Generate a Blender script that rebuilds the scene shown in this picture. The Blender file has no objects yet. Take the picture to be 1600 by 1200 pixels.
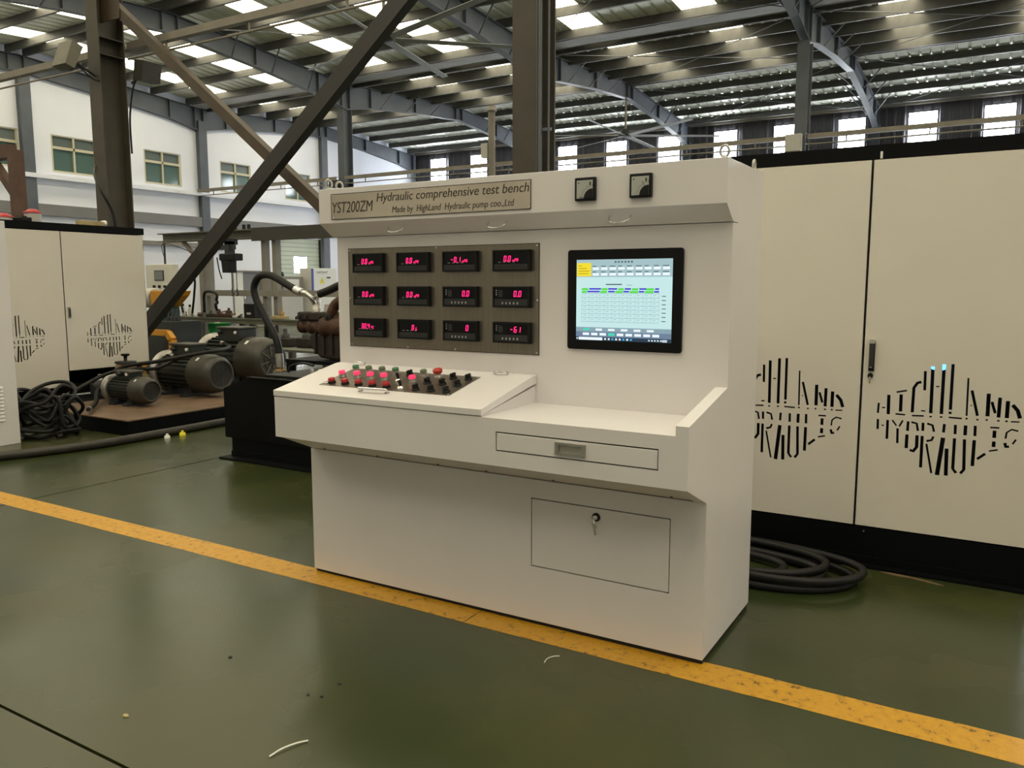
import bpy, bmesh, math, random
from mathutils import Vector, Matrix
random.seed(7)
PI = math.pi
R = math.radians
S = bpy.context.scene
COL = S.collection

# ------------------------------------------------------------------ camera, world, lights, exposure
cam_d = bpy.data.cameras.new('camera'); cam = bpy.data.objects.new('camera', cam_d); COL.objects.link(cam)
cam_d.sensor_width = 36.0
cam_d.lens = 1263.0 / 1600.0 * 36.0
cam_d.clip_start = 0.05; cam_d.clip_end = 200
cam.location = (0, 0, 1.5)
cam.rotation_euler = (R(90 - 7.0), 0, R(30.85))
S.camera = cam

world = bpy.data.worlds.new('sky'); S.world = world; world.use_nodes = True
wn = world.node_tree.nodes; wl = world.node_tree.links
sky = wn.new('ShaderNodeTexSky'); sky.sky_type = 'HOSEK_WILKIE'; sky.turbidity = 6.0
sky.sun_direction = (0.3, -0.5, 0.8)
bg = wn['Background']; bg.inputs['Strength'].default_value = 1.0
wl.new(sky.outputs['Color'], bg.inputs['Color'])

SKYLIGHT = 6.1       # daylight through the translucent roof panels
SIDELIGHT = 25.0      # daylight through the wall panels
FILL_W = 50         # added fill lights over the aisle, out of view, no real fixtures
def area(name, loc, size, size_y, power, color, rot=(0, 0, 0)):
    l = bpy.data.lights.new(name, 'AREA'); l.shape = 'RECTANGLE'; l.size = size; l.size_y = size_y
    l.energy = power; l.color = color
    o = bpy.data.objects.new(name, l); COL.objects.link(o); o.location = loc; o.rotation_euler = rot
    return o
for lx in (-7.6, -0.6, 5.9):
    for ly, lp in ((-2.4, 0.3), (2.0, 1.0)):
        area('fill_light', (lx, ly, 7.1), 1.6, 1.6, FILL_W * lp, (1.0, 0.94, 0.82))

S.view_settings.view_transform = 'Standard'
S.view_settings.look = 'None'
S.view_settings.gamma = 1.0
S.view_settings.use_curve_mapping = False
S.view_settings.exposure = 0.0

# ------------------------------------------------------------------ materials
MATS = {}
def mat(name, color, rough=0.5, metal=0.0, noise=0.0, nscale=8.0, bump=0.0, bscale=60.0, emit=None, estr=1.0, coat=0.0, spec=0.5, stretch=None, rvar=0.0):
    if name in MATS: return MATS[name]
    m = bpy.data.materials.new(name); m.use_nodes = True
    nt = m.node_tree; n = nt.nodes; l = nt.links
    b = n['Principled BSDF']
    b.inputs['Base Color'].default_value = (*color, 1)
    b.inputs['Roughness'].default_value = rough
    b.inputs['Metallic'].default_value = metal
    b.inputs['Specular IOR Level'].default_value = spec
    if coat: b.inputs['Coat Weight'].default_value = coat; b.inputs['Coat Roughness'].default_value = 0.15
    if emit:
        b.inputs['Emission Color'].default_value = (*emit, 1); b.inputs['Emission Strength'].default_value = estr
    if noise or bump or rvar:
        tc = n.new('ShaderNodeTexCoord'); mp = n.new('ShaderNodeMapping')
        l.new(tc.outputs['Object'], mp.inputs['Vector'])
        if stretch: mp.inputs['Scale'].default_value = stretch
    if noise or rvar:
        t = n.new('ShaderNodeTexNoise'); t.inputs['Scale'].default_value = nscale; t.inputs['Detail'].default_value = 5
        l.new(mp.outputs['Vector'], t.inputs['Vector'])
    if noise:
        r = n.new('ShaderNodeValToRGB')
        r.color_ramp.elements[0].position = 0.3; r.color_ramp.elements[1].position = 0.7
        r.color_ramp.elements[0].color = (*[c * (1 - noise) for c in color], 1)
        r.color_ramp.elements[1].color = (*[min(1, c * (1 + noise)) for c in color], 1)
        l.new(t.outputs['Fac'], r.inputs['Fac']); l.new(r.outputs['Color'], b.inputs['Base Color'])
    if rvar:
        mr = n.new('ShaderNodeMapRange'); mr.inputs['To Min'].default_value = max(0.02, rough - rvar); mr.inputs['To Max'].default_value = rough + rvar
        mr.inputs['From Min'].default_value = 0.3; mr.inputs['From Max'].default_value = 0.7
        l.new(t.outputs['Fac'], mr.inputs['Value']); l.new(mr.outputs['Result'], b.inputs['Roughness'])
    if bump:
        t2 = n.new('ShaderNodeTexNoise'); t2.inputs['Scale'].default_value = bscale; t2.inputs['Detail'].default_value = 4
        l.new(mp.outputs['Vector'], t2.inputs['Vector'])
        bp = n.new('ShaderNodeBump'); bp.inputs['Strength'].default_value = bump; bp.inputs['Distance'].default_value = 0.01
        l.new(t2.outputs['Fac'], bp.inputs['Height']); l.new(bp.outputs['Normal'], b.inputs['Normal'])
    MATS[name] = m
    return m

M_WHITE = mat('white_enamel', (0.735, 0.697, 0.692), 0.32, noise=0.02, nscale=3, bump=0.015, bscale=220)
M_CREAM = mat('cream_enamel', (0.69, 0.645, 0.565), 0.30, noise=0.02, nscale=3, bump=0.015, bscale=220)
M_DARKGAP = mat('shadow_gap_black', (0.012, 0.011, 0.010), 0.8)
M_BLACK = mat('black_enamel', (0.002, 0.0024, 0.003), 0.55, noise=0.15, nscale=5, spec=0.12)
M_BLACKP = mat('black_plastic', (0.006, 0.006, 0.0065), 0.45, spec=0.3)
M_GLASSBLK = mat('black_glass', (0.003, 0.003, 0.004), 0.3, spec=0.25)
M_GREYP = mat('grey_plastic', (0.022, 0.022, 0.023), 0.45)
M_PALEP = mat('pale_grey_print', (0.35, 0.35, 0.35), 0.6)
M_RUBBER = mat('black_rubber', (0.008, 0.008, 0.0075), 0.5, spec=0.3, noise=0.25, nscale=20)
M_HOSE = mat('dusty_rubber', (0.022, 0.018, 0.012), 0.5, noise=0.25, nscale=12)
M_CHROME = mat('chrome', (0.72, 0.71, 0.69), 0.27, 1.0)
M_STEEL = mat('brushed_steel', (0.27, 0.235, 0.19), 0.36, 0.9, noise=0.10, nscale=3, stretch=(60, 1, 2))
M_PLATE = mat('name_plate_metal', (0.60, 0.53, 0.44), 0.30, 0.8, noise=0.14, nscale=3)
M_ENGRAVE = mat('engraved_ink', (0.045, 0.035, 0.025), 0.6)
M_ALU = mat('cast_aluminium', (0.45, 0.43, 0.40), 0.4, 0.85, noise=0.1, nscale=12)
M_COLUMN = mat('column_steel_paint', (0.058, 0.048, 0.034), 0.55, noise=0.18, nscale=3)
M_RAFTER = mat('rafter_steel_paint', (0.095, 0.107, 0.128), 0.5, noise=0.12, nscale=2)
M_PURLIN = mat('purlin_galvanised', (0.085, 0.083, 0.078), 0.5, 0.2, noise=0.15, nscale=3)
M_SHEET = mat('roof_sheet_galvanised', (0.80, 0.81, 0.72), 0.45, 0.2, noise=0.10, nscale=2)
M_LIGHTSTEEL = mat('light_grey_steel_paint', (0.22, 0.195, 0.16), 0.5, noise=0.12, nscale=3)
M_GUTTER = mat('gutter_grey', (0.40, 0.39, 0.38), 0.5, noise=0.1, nscale=2)
M_BROWN = mat('brown_oxide_paint', (0.11, 0.055, 0.032), 0.6, noise=0.2, nscale=4)
M_TAN = mat('tan_brace_paint', (0.06, 0.041, 0.024), 0.5, noise=0.2, nscale=3)
M_WALL = mat('white_wall_paint', (0.86, 0.88, 0.97), 0.7, noise=0.03, nscale=0.7)
M_BAND = mat('grey_band_paint', (0.20, 0.195, 0.20), 0.6, noise=0.08, nscale=1)
M_FARWALL = mat('far_wall_sheet', (0.10, 0.095, 0.105), 0.45, 0.2, noise=0.15, nscale=1)
M_PANE = mat('tinted_window_glass', (0.10, 0.165, 0.15), 0.08, 0.0, spec=0.6)
M_PANE2 = mat('tinted_upper_glass', (0.13, 0.16, 0.155), 0.15, 0.0, spec=0.5)
M_WFRAME = mat('cream_window_frame', (0.62, 0.57, 0.42), 0.45)
M_SKYL = mat('translucent_roof_panel', (0.8, 0.75, 0.6), 0.6, emit=(1.0, 0.92, 0.67), estr=SKYLIGHT)
M_SIDE = mat('translucent_wall_panel', (0.8, 0.8, 0.8), 0.6, emit=(0.90, 0.96, 1.0), estr=SIDELIGHT)
M_LOWFILL = mat('added_fill_pane', (0.8, 0.8, 0.8), 0.3, emit=(0.92, 0.96, 1.0), estr=SIDELIGHT * 0.30)
M_FANBLADE = mat('fan_blade_grey', (0.30, 0.31, 0.32), 0.45)
M_WALLMID = mat('pale_wall_behind', (0.52, 0.51, 0.50), 0.7)
M_YELLOW = mat('machine_yellow', (0.62, 0.27, 0.015), 0.45, noise=0.08, nscale=6)
M_GREEN = mat('drum_green', (0.02, 0.22, 0.055), 0.4, noise=0.08, nscale=6)
M_TEAL = mat('pump_teal', (0.014, 0.05, 0.05), 0.45, noise=0.2, nscale=8)
M_MOTOR = mat('motor_dark_green', (0.014, 0.018, 0.015), 0.45, noise=0.2, nscale=10)
M_COWL = mat('motor_cowl_olive', (0.042, 0.038, 0.029), 0.42, noise=0.15, nscale=8)
M_RUST = mat('rusty_casting', (0.062, 0.026, 0.013), 0.7, noise=0.5, nscale=14, bump=0.3)
M_BRACEDARK = mat('dark_brace_paint', (0.022, 0.019, 0.017), 0.5, noise=0.15, nscale=3)
M_BEAMDARK = mat('dark_olive_beam', (0.05, 0.045, 0.035), 0.55)
M_DKRUST = mat('dark_rust_casting', (0.020, 0.012, 0.009), 0.7, noise=0.4, nscale=14)
M_SKIDTOP = mat('worn_brown_plate', (0.155, 0.098, 0.06), 0.5, noise=0.3, nscale=4)
M_MACHGREY = mat('machine_beige_grey', (0.50, 0.48, 0.44), 0.45, noise=0.04, nscale=4)
M_DARKGREY = mat('dark_machine_grey', (0.022, 0.026, 0.028), 0.5, noise=0.2, nscale=4)
M_TABLETOP = mat('worn_green_steel', (0.12, 0.125, 0.095), 0.45, noise=0.2, nscale=6)
M_GANTRY = mat('grey_steel_tube', (0.27, 0.25, 0.22), 0.5, noise=0.1, nscale=5)
M_TABLELEG = mat('olive_steel_tube', (0.15, 0.14, 0.105), 0.5, noise=0.12, nscale=5)
M_RED = mat('red_plastic', (0.42, 0.012, 0.018), 0.35)
M_ESTOP = mat('red_mushroom_plastic', (0.50, 0.045, 0.025), 0.35)
M_REDLIT = mat('lit_red_lens', (0.6, 0.02, 0.06), 0.3, emit=(1.0, 0.03, 0.10), estr=1.3)
M_GREENBTN = mat('green_button_lens', (0.06, 0.20, 0.10), 0.35)
M_GREENDIM = mat('grey_green_button_lens', (0.12, 0.17, 0.10), 0.35)
M_DIGIT = mat('red_led_digit', (0.4, 0.0, 0.05), 0.4, emit=(1.0, 0.015, 0.16), estr=2.2)
M_DIAL = mat('dial_card', (0.42, 0.43, 0.40), 0.4)
M_WOOD = mat('pale_wood', (0.40, 0.31, 0.15), 0.6, noise=0.2, nscale=6)
M_BLUELED = mat('blue_led', (0.0, 0.1, 0.5), 0.4, emit=(0.08, 0.35, 1.0), estr=4)
M_WTRIM = mat('white_plastic', (0.75, 0.74, 0.68), 0.4)
M_BRONZE = mat('bronze_fitting', (0.30, 0.19, 0.07), 0.4, 0.6)
M_SHUTTER = mat('pale_green_slat', (0.55, 0.60, 0.48), 0.5, noise=0.04, nscale=2)
M_BLUEPAINT = mat('blue_edge_paint', (0.03, 0.06, 0.35), 0.45)
M_YELDEC = mat('yellow_decal', (0.75, 0.65, 0.02), 0.5)

def floor_mat():
    m = bpy.data.materials.new('green_epoxy_floor'); m.use_nodes = True
    nt = m.node_tree; n = nt.nodes; l = nt.links; b = n['Principled BSDF']
    tc = n.new('ShaderNodeTexCoord')
    t = n.new('ShaderNodeTexNoise'); t.inputs['Scale'].default_value = 0.9; t.inputs['Detail'].default_value = 8; t.inputs['Roughness'].default_value = 0.6
    l.new(tc.outputs['Object'], t.inputs['Vector'])
    r = n.new('ShaderNodeValToRGB'); e = r.color_ramp.elements
    e[0].position = 0.32; e[0].color = (0.019, 0.031, 0.009, 1)
    e[1].position = 0.70; e[1].color = (0.038, 0.047, 0.013, 1)
    l.new(t.outputs['Fac'], r.inputs['Fac'])
    # brown dusty wear blotches
    t3 = n.new('ShaderNodeTexNoise'); t3.inputs['Scale'].default_value = 1.1; t3.inputs['Detail'].default_value = 3; t3.inputs['Roughness'].default_value = 0.5
    l.new(tc.outputs['Object'], t3.inputs['Vector'])
    r3 = n.new('ShaderNodeValToRGB'); r3.color_ramp.elements[0].position = 0.42; r3.color_ramp.elements[1].position = 0.80
    mx = n.new('ShaderNodeMix'); mx.data_type = 'RGBA'
    l.new(t3.outputs['Fac'], r3.inputs['Fac'])
    mul = n.new('ShaderNodeMath'); mul.operation = 'MULTIPLY'; mul.inputs[1].default_value = 0.55
    l.new(r3.outputs['Color'], mul.inputs[0]); l.new(mul.outputs[0], mx.inputs['Factor'])
    l.new(r.outputs['Color'], mx.inputs[6]); mx.inputs[7].default_value = (0.080, 0.066, 0.022, 1)
    l.new(mx.outputs[2], b.inputs['Base Color']); b.inputs['Specular IOR Level'].default_value = 0.65
    mr = n.new('ShaderNodeMapRange'); mr.inputs['From Min'].default_value = 0.3; mr.inputs['From Max'].default_value = 0.7
    mr.inputs['To Min'].default_value = 0.20; mr.inputs['To Max'].default_value = 0.32
    l.new(t3.outputs['Fac'], mr.inputs['Value']); l.new(mr.outputs['Result'], b.inputs['Roughness'])
    t2 = n.new('ShaderNodeTexNoise'); t2.inputs['Scale'].default_value = 4; t2.inputs['Detail'].default_value = 2
    l.new(tc.outputs['Object'], t2.inputs['Vector'])
    bp = n.new('ShaderNodeBump'); bp.inputs['Strength'].default_value = 0.02; bp.inputs['Distance'].default_value = 0.02
    l.new(t2.outputs['Fac'], bp.inputs['Height']); l.new(bp.outputs['Normal'], b.inputs['Normal'])
    return m
M_FLOOR = floor_mat()

def line_mat():
    m = bpy.data.materials.new('worn_yellow_line_paint'); m.use_nodes = True
    nt = m.node_tree; n = nt.nodes; l = nt.links; b = n['Principled BSDF']
    tc = n.new('ShaderNodeTexCoord'); t = n.new('ShaderNodeTexNoise')
    t.inputs['Scale'].default_value = 24; t.inputs['Detail'].default_value = 9; t.inputs['Roughness'].default_value = 0.78
    l.new(tc.outputs['Object'], t.inputs['Vector'])
    r = n.new('ShaderNodeValToRGB'); e = r.color_ramp.elements
    e[0].position = 0.375; e[0].color = (0.05, 0.035, 0.012, 1)
    e[1].position = 0.44; e[1].color = (0.50, 0.25, 0.018, 1)
    e2 = r.color_ramp.elements.new(0.7); e2.color = (0.60, 0.32, 0.022, 1)
    l.new(t.outputs['Fac'], r.inputs['Fac']); l.new(r.outputs['Color'], b.inputs['Base Color'])
    b.inputs['Roughness'].default_value = 0.42
    return m
M_LINE = line_mat()

# ------------------------------------------------------------------ geometry helpers
WLOC = {}
def reg(o, w): WLOC[o.name] = Vector(w)

def crom(pts, n=8):
    P = [Vector(p) for p in pts]
    if len(P) < 3: return P
    out = []
    for i in range(len(P) - 1):
        p0 = P[max(i - 1, 0)]; p1 = P[i]; p2 = P[i + 1]; p3 = P[min(i + 2, len(P) - 1)]
        for k in range(n):
            t = k / n
            out.append(0.5 * ((2 * p1) + (p2 - p0) * t + (2 * p0 - 5 * p1 + 4 * p2 - p3) * t * t + (3 * p1 - p0 - 3 * p2 + p3) * t ** 3))
    out.append(P[-1])
    return out

class MB:
    def __init__(s): s.v = []; s.f = []; s.m = []; s.mats = []; s.sm = []
    def mi(s, m):
        if m not in s.mats: s.mats.append(m)
        return s.mats.index(m)
    def add(s, vs, fs, m, smooth=False):
        o = len(s.v); i = s.mi(m)
        s.v += [tuple(v) for v in vs]
        for f in fs: s.f.append([o + a for a in f]); s.m.append(i); s.sm.append(smooth)
        return s
    def box(s, x0, x1, y0, y1, z0, z1, m):
        x0, x1 = min(x0, x1), max(x0, x1); y0, y1 = min(y0, y1), max(y0, y1); z0, z1 = min(z0, z1), max(z0, z1)
        return s.add([(x0, y0, z0), (x1, y0, z0), (x1, y1, z0), (x0, y1, z0), (x0, y0, z1), (x1, y0, z1), (x1, y1, z1), (x0, y1, z1)],
                     [(0, 3, 2, 1), (4, 5, 6, 7), (0, 1, 5, 4), (1, 2, 6, 5), (2, 3, 7, 6), (3, 0, 4, 7)], m)
    def prism(s, poly, axis, a, b, m):
        # poly in the two other axes (cyclic order y,z for x; x,z for y; x,y for z)
        def P(p, t):
            return (t, p[0], p[1]) if axis == 'x' else ((p[0], t, p[1]) if axis == 'y' else (p[0], p[1], t))
        n = len(poly)
        vs = [P(p, a) for p in poly] + [P(p, b) for p in poly]
        fs = [tuple(range(n)), tuple(range(2 * n - 1, n - 1, -1))] + [(i, i + n, (i + 1) % n + n, (i + 1) % n) for i in range(n)]
        return s.add(vs, fs, m)
    def tube(s, pts, r, m, n=8, caps=True, closed=False):
        P = [Vector(p) for p in pts]; k = len(P)
        if k < 2: return s
        rr = r if isinstance(r, (list, tuple)) else [r] * k
        def tan(i):
            if closed: return (P[(i + 1) % k] - P[i - 1]).normalized()
            return (P[min(i + 1, k - 1)] - P[max(i - 1, 0)]).normalized()
        t0 = tan(0); u = t0.orthogonal().normalized(); vs = []
        for i in range(k):
            t = tan(i); u = (u - t * u.dot(t))
            u = u.normalized() if u.length > 1e-6 else t.orthogonal().normalized()
            w = t.cross(u)
            for j in range(n):
                a = 2 * PI * j / n
                vs.append(P[i] + (u * math.cos(a) + w * math.sin(a)) * rr[i])
        fs = []
        for i in range(k if closed else k - 1):
            i2 = (i + 1) % k
            for j in range(n):
                fs.append((i * n + j, i * n + (j + 1) % n, i2 * n + (j + 1) % n, i2 * n + j))
        s.add(vs, fs, m, True)
        if caps and not closed:
            s.add(vs[:n], [tuple(range(n - 1, -1, -1))], m); s.add(vs[-n:], [tuple(range(n))], m)
        return s
    def cyl(s, p, q, r, m, n=16, r2=None):
        return s.tube([p, q], [r, r if r2 is None else r2], m, n)
    def lathe(s, p, axis, prof, m, n=24):
        # prof: list of (distance along axis, radius)
        P = Vector(p); A = Vector(axis).normalized(); u = A.orthogonal().normalized(); w = A.cross(u)
        vs = []; fs = []
        for d, r in prof:
            for j in range(n):
                a = 2 * PI * j / n
                vs.append(P + A * d + (u * math.cos(a) + w * math.sin(a)) * max(r, 1e-4))
        for i in range(len(prof) - 1):
            for j in range(n):
                fs.append((i * n + j, i * n + (j + 1) % n, (i + 1) * n + (j + 1) % n, (i + 1) * n + j))
        s.add(vs, fs, m, True)
        s.add(vs[:n], [tuple(range(n - 1, -1, -1))], m); s.add(vs[-n:], [tuple(range(n))], m)
        return s
    def bar(s, p, q, w, h, m, up=(0, 0, 1)):
        # rectangular bar from p to q; w across, h along up
        P = Vector(p); Q = Vector(q); t = (Q - P).normalized(); U = Vector(up)
        a = t.cross(U)
        if a.length < 1e-5: a = t.orthogonal()
        a.normalize(); b = a.cross(t).normalized()
        vs = []
        for c in (P, Q):
            for i, j in ((-1, -1), (1, -1), (1, 1), (-1, 1)): vs.append(c + a * (w / 2 * i) + b * (h / 2 * j))
        return s.add(vs, [(3, 2, 1, 0), (4, 5, 6, 7), (0, 1, 5, 4), (1, 2, 6, 5), (2, 3, 7, 6), (3, 0, 4, 7)], m)
    def disc(s, c, axis, r, m, n=20): return s.lathe(c, axis, [(0, r), (0.0005, r)], m, n)
    def build(s, name, parent=None, origin=None, bevel=0, fixn=True):
        me = bpy.data.meshes.new(name)
        o = bpy.data.objects.new(name, me); COL.objects.link(o)
        w = Vector(origin) if origin is not None else (WLOC[parent.name] if parent else Vector((0, 0, 0)))
        me.from_pydata([tuple(Vector(v) - w) for v in s.v], [], s.f)
        for m in s.mats: me.materials.append(m)
        for p, i, sm in zip(me.polygons, s.m, s.sm): p.material_index = i; p.use_smooth = sm
        if fixn:
            b = bmesh.new(); b.from_mesh(me); bmesh.ops.recalc_face_normals(b, faces=b.faces); b.to_mesh(me); b.free()
        me.update()
        if parent: o.parent = parent; o.location = w - WLOC[parent.name]
        else: o.location = w
        reg(o, w)
        if bevel:
            md = o.modifiers.new('bevel', 'BEVEL'); md.width = bevel; md.segments = 2; md.limit_method = 'ANGLE'; md.angle_limit = R(40)
        return o

def share(src, name, parent, loc, rot=None, scale=None):
    o = bpy.data.objects.new(name, src.data if hasattr(src, 'data') else src); COL.objects.link(o)
    o.parent = parent
    o.location = Vector(loc) - (WLOC[parent.name] if parent else Vector((0, 0, 0)))
    if rot: o.rotation_euler = rot
    if scale: o.scale = scale
    reg(o, loc)
    return o

def thing(name, loc, label, cat, group=None, kind=None):
    o = bpy.data.objects.new(name, None); COL.objects.link(o); o.location = loc; o.empty_display_size = 0.1
    reg(o, loc); tag(o, label, cat, group, kind)
    return o
def tag(o, label=None, cat=None, group=None, kind=None):
    if label: o['label'] = label
    if cat: o['category'] = cat
    if group: o['group'] = group
    if kind: o['kind'] = kind
    return o
def struct(o): o['kind'] = 'structure'; return o

def plate2d(name, outer, holes, thick, xf, m, parent=None, origin=None):
    """flat sheet with real cut-outs; xf maps (u, v, depth) to world"""
    c = bpy.data.curves.new(name, 'CURVE'); c.dimensions = '2D'; c.fill_mode = 'BOTH'; c.extrude = thick / 2
    for poly in [outer] + holes:
        sp = c.splines.new('POLY'); sp.points.add(len(poly) - 1); sp.use_cyclic_u = True
        for p, (u, v) in zip(sp.points, poly): p.co = (u, v, 0, 1)
    t = bpy.data.objects.new('temporary', c); COL.objects.link(t)
    dg = bpy.context.evaluated_depsgraph_get(); dg.update()
    me = bpy.data.meshes.new_from_object(t.evaluated_get(dg))
    bpy.data.objects.remove(t); bpy.data.curves.remove(c)
    b = MB(); vs = [xf(v.co.x, v.co.y, v.co.z) for v in me.vertices]
    b.add(vs, [tuple(p.vertices) for p in me.polygons], m)
    bpy.data.meshes.remove(me)
    return b.build(name, parent, origin)

def stroke(pts, w):
    P = [Vector((p[0], p[1])) for p in pts]; L = []; Rr = []
    for i in range(len(P)):
        d = (P[min(i + 1, len(P) - 1)] - P[max(i - 1, 0)]).normalized(); nrm = Vector((-d.y, d.x)) * (w / 2)
        L.append(tuple(P[i] + nrm)); Rr.append(tuple(P[i] - nrm))
    return L + Rr[::-1]

def text_mb(b, body, u0, u1, v0, cap, m, xf, shear=0.0, depth=0.001, spacing=1.0):
    """lettering fitted between u0 and u1, baseline v0, capital height cap; xf maps (u, v, d) to world"""
    c = bpy.data.curves.new('lettering', 'FONT'); c.body = body; c.shear = shear; c.extrude = 0.5; c.offset = 0.0; c.space_character = spacing
    t = bpy.data.objects.new('temporary', c); COL.objects.link(t)
    dg = bpy.context.evaluated_depsgraph_get(); dg.update()
    me = bpy.data.meshes.new_from_object(t.evaluated_get(dg))
    bpy.data.objects.remove(t); bpy.data.curves.remove(c)
    xs = [v.co.x for v in me.vertices]; a, e = min(xs), max(xs)
    k = (u1 - u0) / (e - a)
    b.add([xf(u0 + (v.co.x - a) * k, v0 + v.co.y * cap / 0.70, v.co.z * depth * 2) for v in me.vertices], [tuple(p.vertices) for p in me.polygons], m)
    bpy.data.meshes.remove(me)
LOGO = [([(-314,69),(-316,15)],7),([(-298,45),(-282,47)],5),([(-268,115),(-266,12)],11),([(-233,131),(-184,143)],6),([(-210,121),(-209,31)],11),([(-232,17),(-186,16)],6),([(-120,191),(-138,185),(-153,159),(-154,31)],10),([(-105,248),(-103,149)],9),([(-114,43),(-94,43)],5),([(-155,14),(-100,17)],6),([(-72,273),(-69,33)],11),([(-53,172),(-37,173)],5),([(-22,287),(-21,33)],11),([(-74,16),(-63,16)],6),([(-27,18),(-15,18)],6),([(17,290),(18,58)],10),([(18,49),(18,36)],9),([(13,19),(71,18)],6),([(88,224),(91,33)],6),([(107,163),(138,37)],9),([(105,87),(111,87)],5),([(87,19),(97,20)],6),([(134,18),(144,18)],6),([(180,152),(181,38)],12),([(196,112),(213,56)],9),([(229,136),(228,36)],11),([(174,20),(184,20)],6),([(223,20),(234,20)],6),([(263,121),(263,36)],12),([(283,103),(306,77),(318,39)],12),([(281,20),(317,22)],5),([(258,21),(268,21)],6),([(-314,-17),(-313,-71)],8),([(-295,-49),(-283,-48)],5),([(-267,-18),(-266,-119)],9),([(-245,-17),(-224,-45)],6),([(-195,-14),(-211,-48)],6),([(-218,-58),(-215,-137)],8),([(-170,-17),(-171,-68)],9),([(-155,-20),(-130,-25),(-122,-63)],8),([(-172,-86),(-172,-159)],11),([(-125,-86),(-124,-148),(-139,-171),(-155,-166)],11),([(-101,-18),(-100,-61)],9),([(-82,-21),(-57,-28),(-49,-61)],8),([(-101,-87),(-100,-253)],10),([(-50,-85),(-57,-105),(-81,-112)],8),([(-80,-126),(-49,-277)],7),([(-4,-16),(-6,-61)],9),([(-6,-87),(-23,-284)],14),([(13,-141),(17,-282)],12),([(45,-16),(46,-65)],9),([(90,-15),(90,-66)],11),([(45,-85),(46,-242),(62,-263)],10),([(89,-86),(95,-241),(80,-263)],10),([(132,-13),(133,-66)],9),([(132,-86),(131,-219)],11),([(149,-181),(183,-150)],9),([(196,-16),(235,-15)],6),([(216,-30),(216,-67)],11),([(216,-84),(216,-113)],11),([(198,-135),(235,-125)],6),([(264,-66),(267,-35),(287,-18),(315,-24)],6),([(262,-87),(268,-107),(281,-103)],10),([(295,-90),(308,-66)],6)]

# ------------------------------------------------------------------ building: floor, walls, roof
FX = [-25.13, -18.13, -11.13, -4.13, 2.87, 9.87]        # frames
YV = [-5.25, 7.35, 20.0, 32.6]                          # column lines (valleys, outer walls)
YR = [1.05, 13.7, 26.3]                                 # ridges
ZR, SLOPE = 8.2, 0.0635                                 # rafter top at the ridge, roof slope
def ztop(y):
    return ZR - SLOPE * min(abs(y - r) for r in YR)

fb = MB(); fb.box(-25.6, 10.4, -5.7, 33.0, -0.20, -0.045, M_DARKGAP)
floor = struct(fb.build('floor'))
xc = [-25.5, -19.76, -12.76, -5.76, 1.24, 10.3]; yc = [-5.6, 1.41, 7.7, 14.0, 20.3, 26.6, 32.9]
for i in range(5):
    for j in range(6):
        b = MB(); b.box(xc[i] + .008, xc[i + 1] - .008, yc[j] + .006, yc[j + 1] - .006, -0.045, 0, M_FLOOR)
        b.build('slab', floor)
for a, e in ((-25.0, -1.965), (-1.96, 9.8)):
    n = 60; b = MB(); vs = []; fs = []
    for k in range(n + 1):
        x = a + (e - a) * k / n; w = 0.004
        vs += [(x, 2.862 + random.uniform(-w, w), 0.0008), (x, 3.036 + random.uniform(-w, w), 0.0008)]
    for k in range(n): fs.append((2 * k, 2 * k + 2, 2 * k + 3, 2 * k + 1))
    b.add(vs, fs, M_LINE); b.build('painted_line', floor)

# gable wall on the left with its four windows, a doorway and a slatted shutter
GX = -25.13
def gxf(u, v, d): return (GX - 0.15 + d, u, v)
gable = [(-5.4, 0), (33.0, 0), (33.0, 8.02)]
for y in (32.6, 26.3, 20.0, 13.7, 7.35, 1.05, -5.25): gable.append((y, ztop(y) + .24))
gable += [(-5.4, 8.02)]
wy = [9.05, 12.2, 14.63, 17.79, 20.94, 24.14]
wins = [[(y, 4.95), (y + 1.46, 4.95), (y + 1.46, 6.08), (y, 6.08)] for y in wy]
doorhole = [(21.3, 0.02), (22.78, 0.02), (22.78, 2.05), (21.3, 2.05)]
shuthole = [(23.72, 0.02), (26.1, 0.02), (26.1, 3.42), (23.72, 3.42)]
wall_left = struct(plate2d('wall_left', gable, wins + [doorhole, shuthole], 0.16, gxf, M_WALL))
for i, y in enumerate(wy):
    fr = MB(); x0, x1 = GX - .19, GX - .085
    y0, y1, z0, z1 = y + .004, y + 1.456, 4.955, 6.075; t = .055; ym = (y0 + y1) / 2; zm = 5.70
    for bx in ((y0, y0 + t, z0, z1), (y1 - t, y1, z0, z1), (y0 + t, y1 - t, z0, z0 + t), (y0 + t, y1 - t, z1 - t * .5, z1), (ym - t / 2, ym + t / 2, z0 + t, z1 - t * .5), (y0 + t, y1 - t, zm - t * .75, zm + t * .75)):
        fr.box(x0, x1, *bx, M_WFRAME)
    w = struct(fr.build('window_%d' % (i + 1)))
    for a, e, c, d, mm in ((y0 + t, ym - t / 2, z0 + t, zm - t * .75, M_PANE), (ym + t / 2, y1 - t, z0 + t, zm - t * .75, M_PANE), (y0 + t, ym - t / 2, zm + t * .75, z1 - t * .5, M_PANE2), (ym + t / 2, y1 - t, zm + t * .75, z1 - t * .5, M_PANE2)):
        MB().box(GX - .15, GX - .142, a, e, c, d, mm).build('pane', w)
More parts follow.
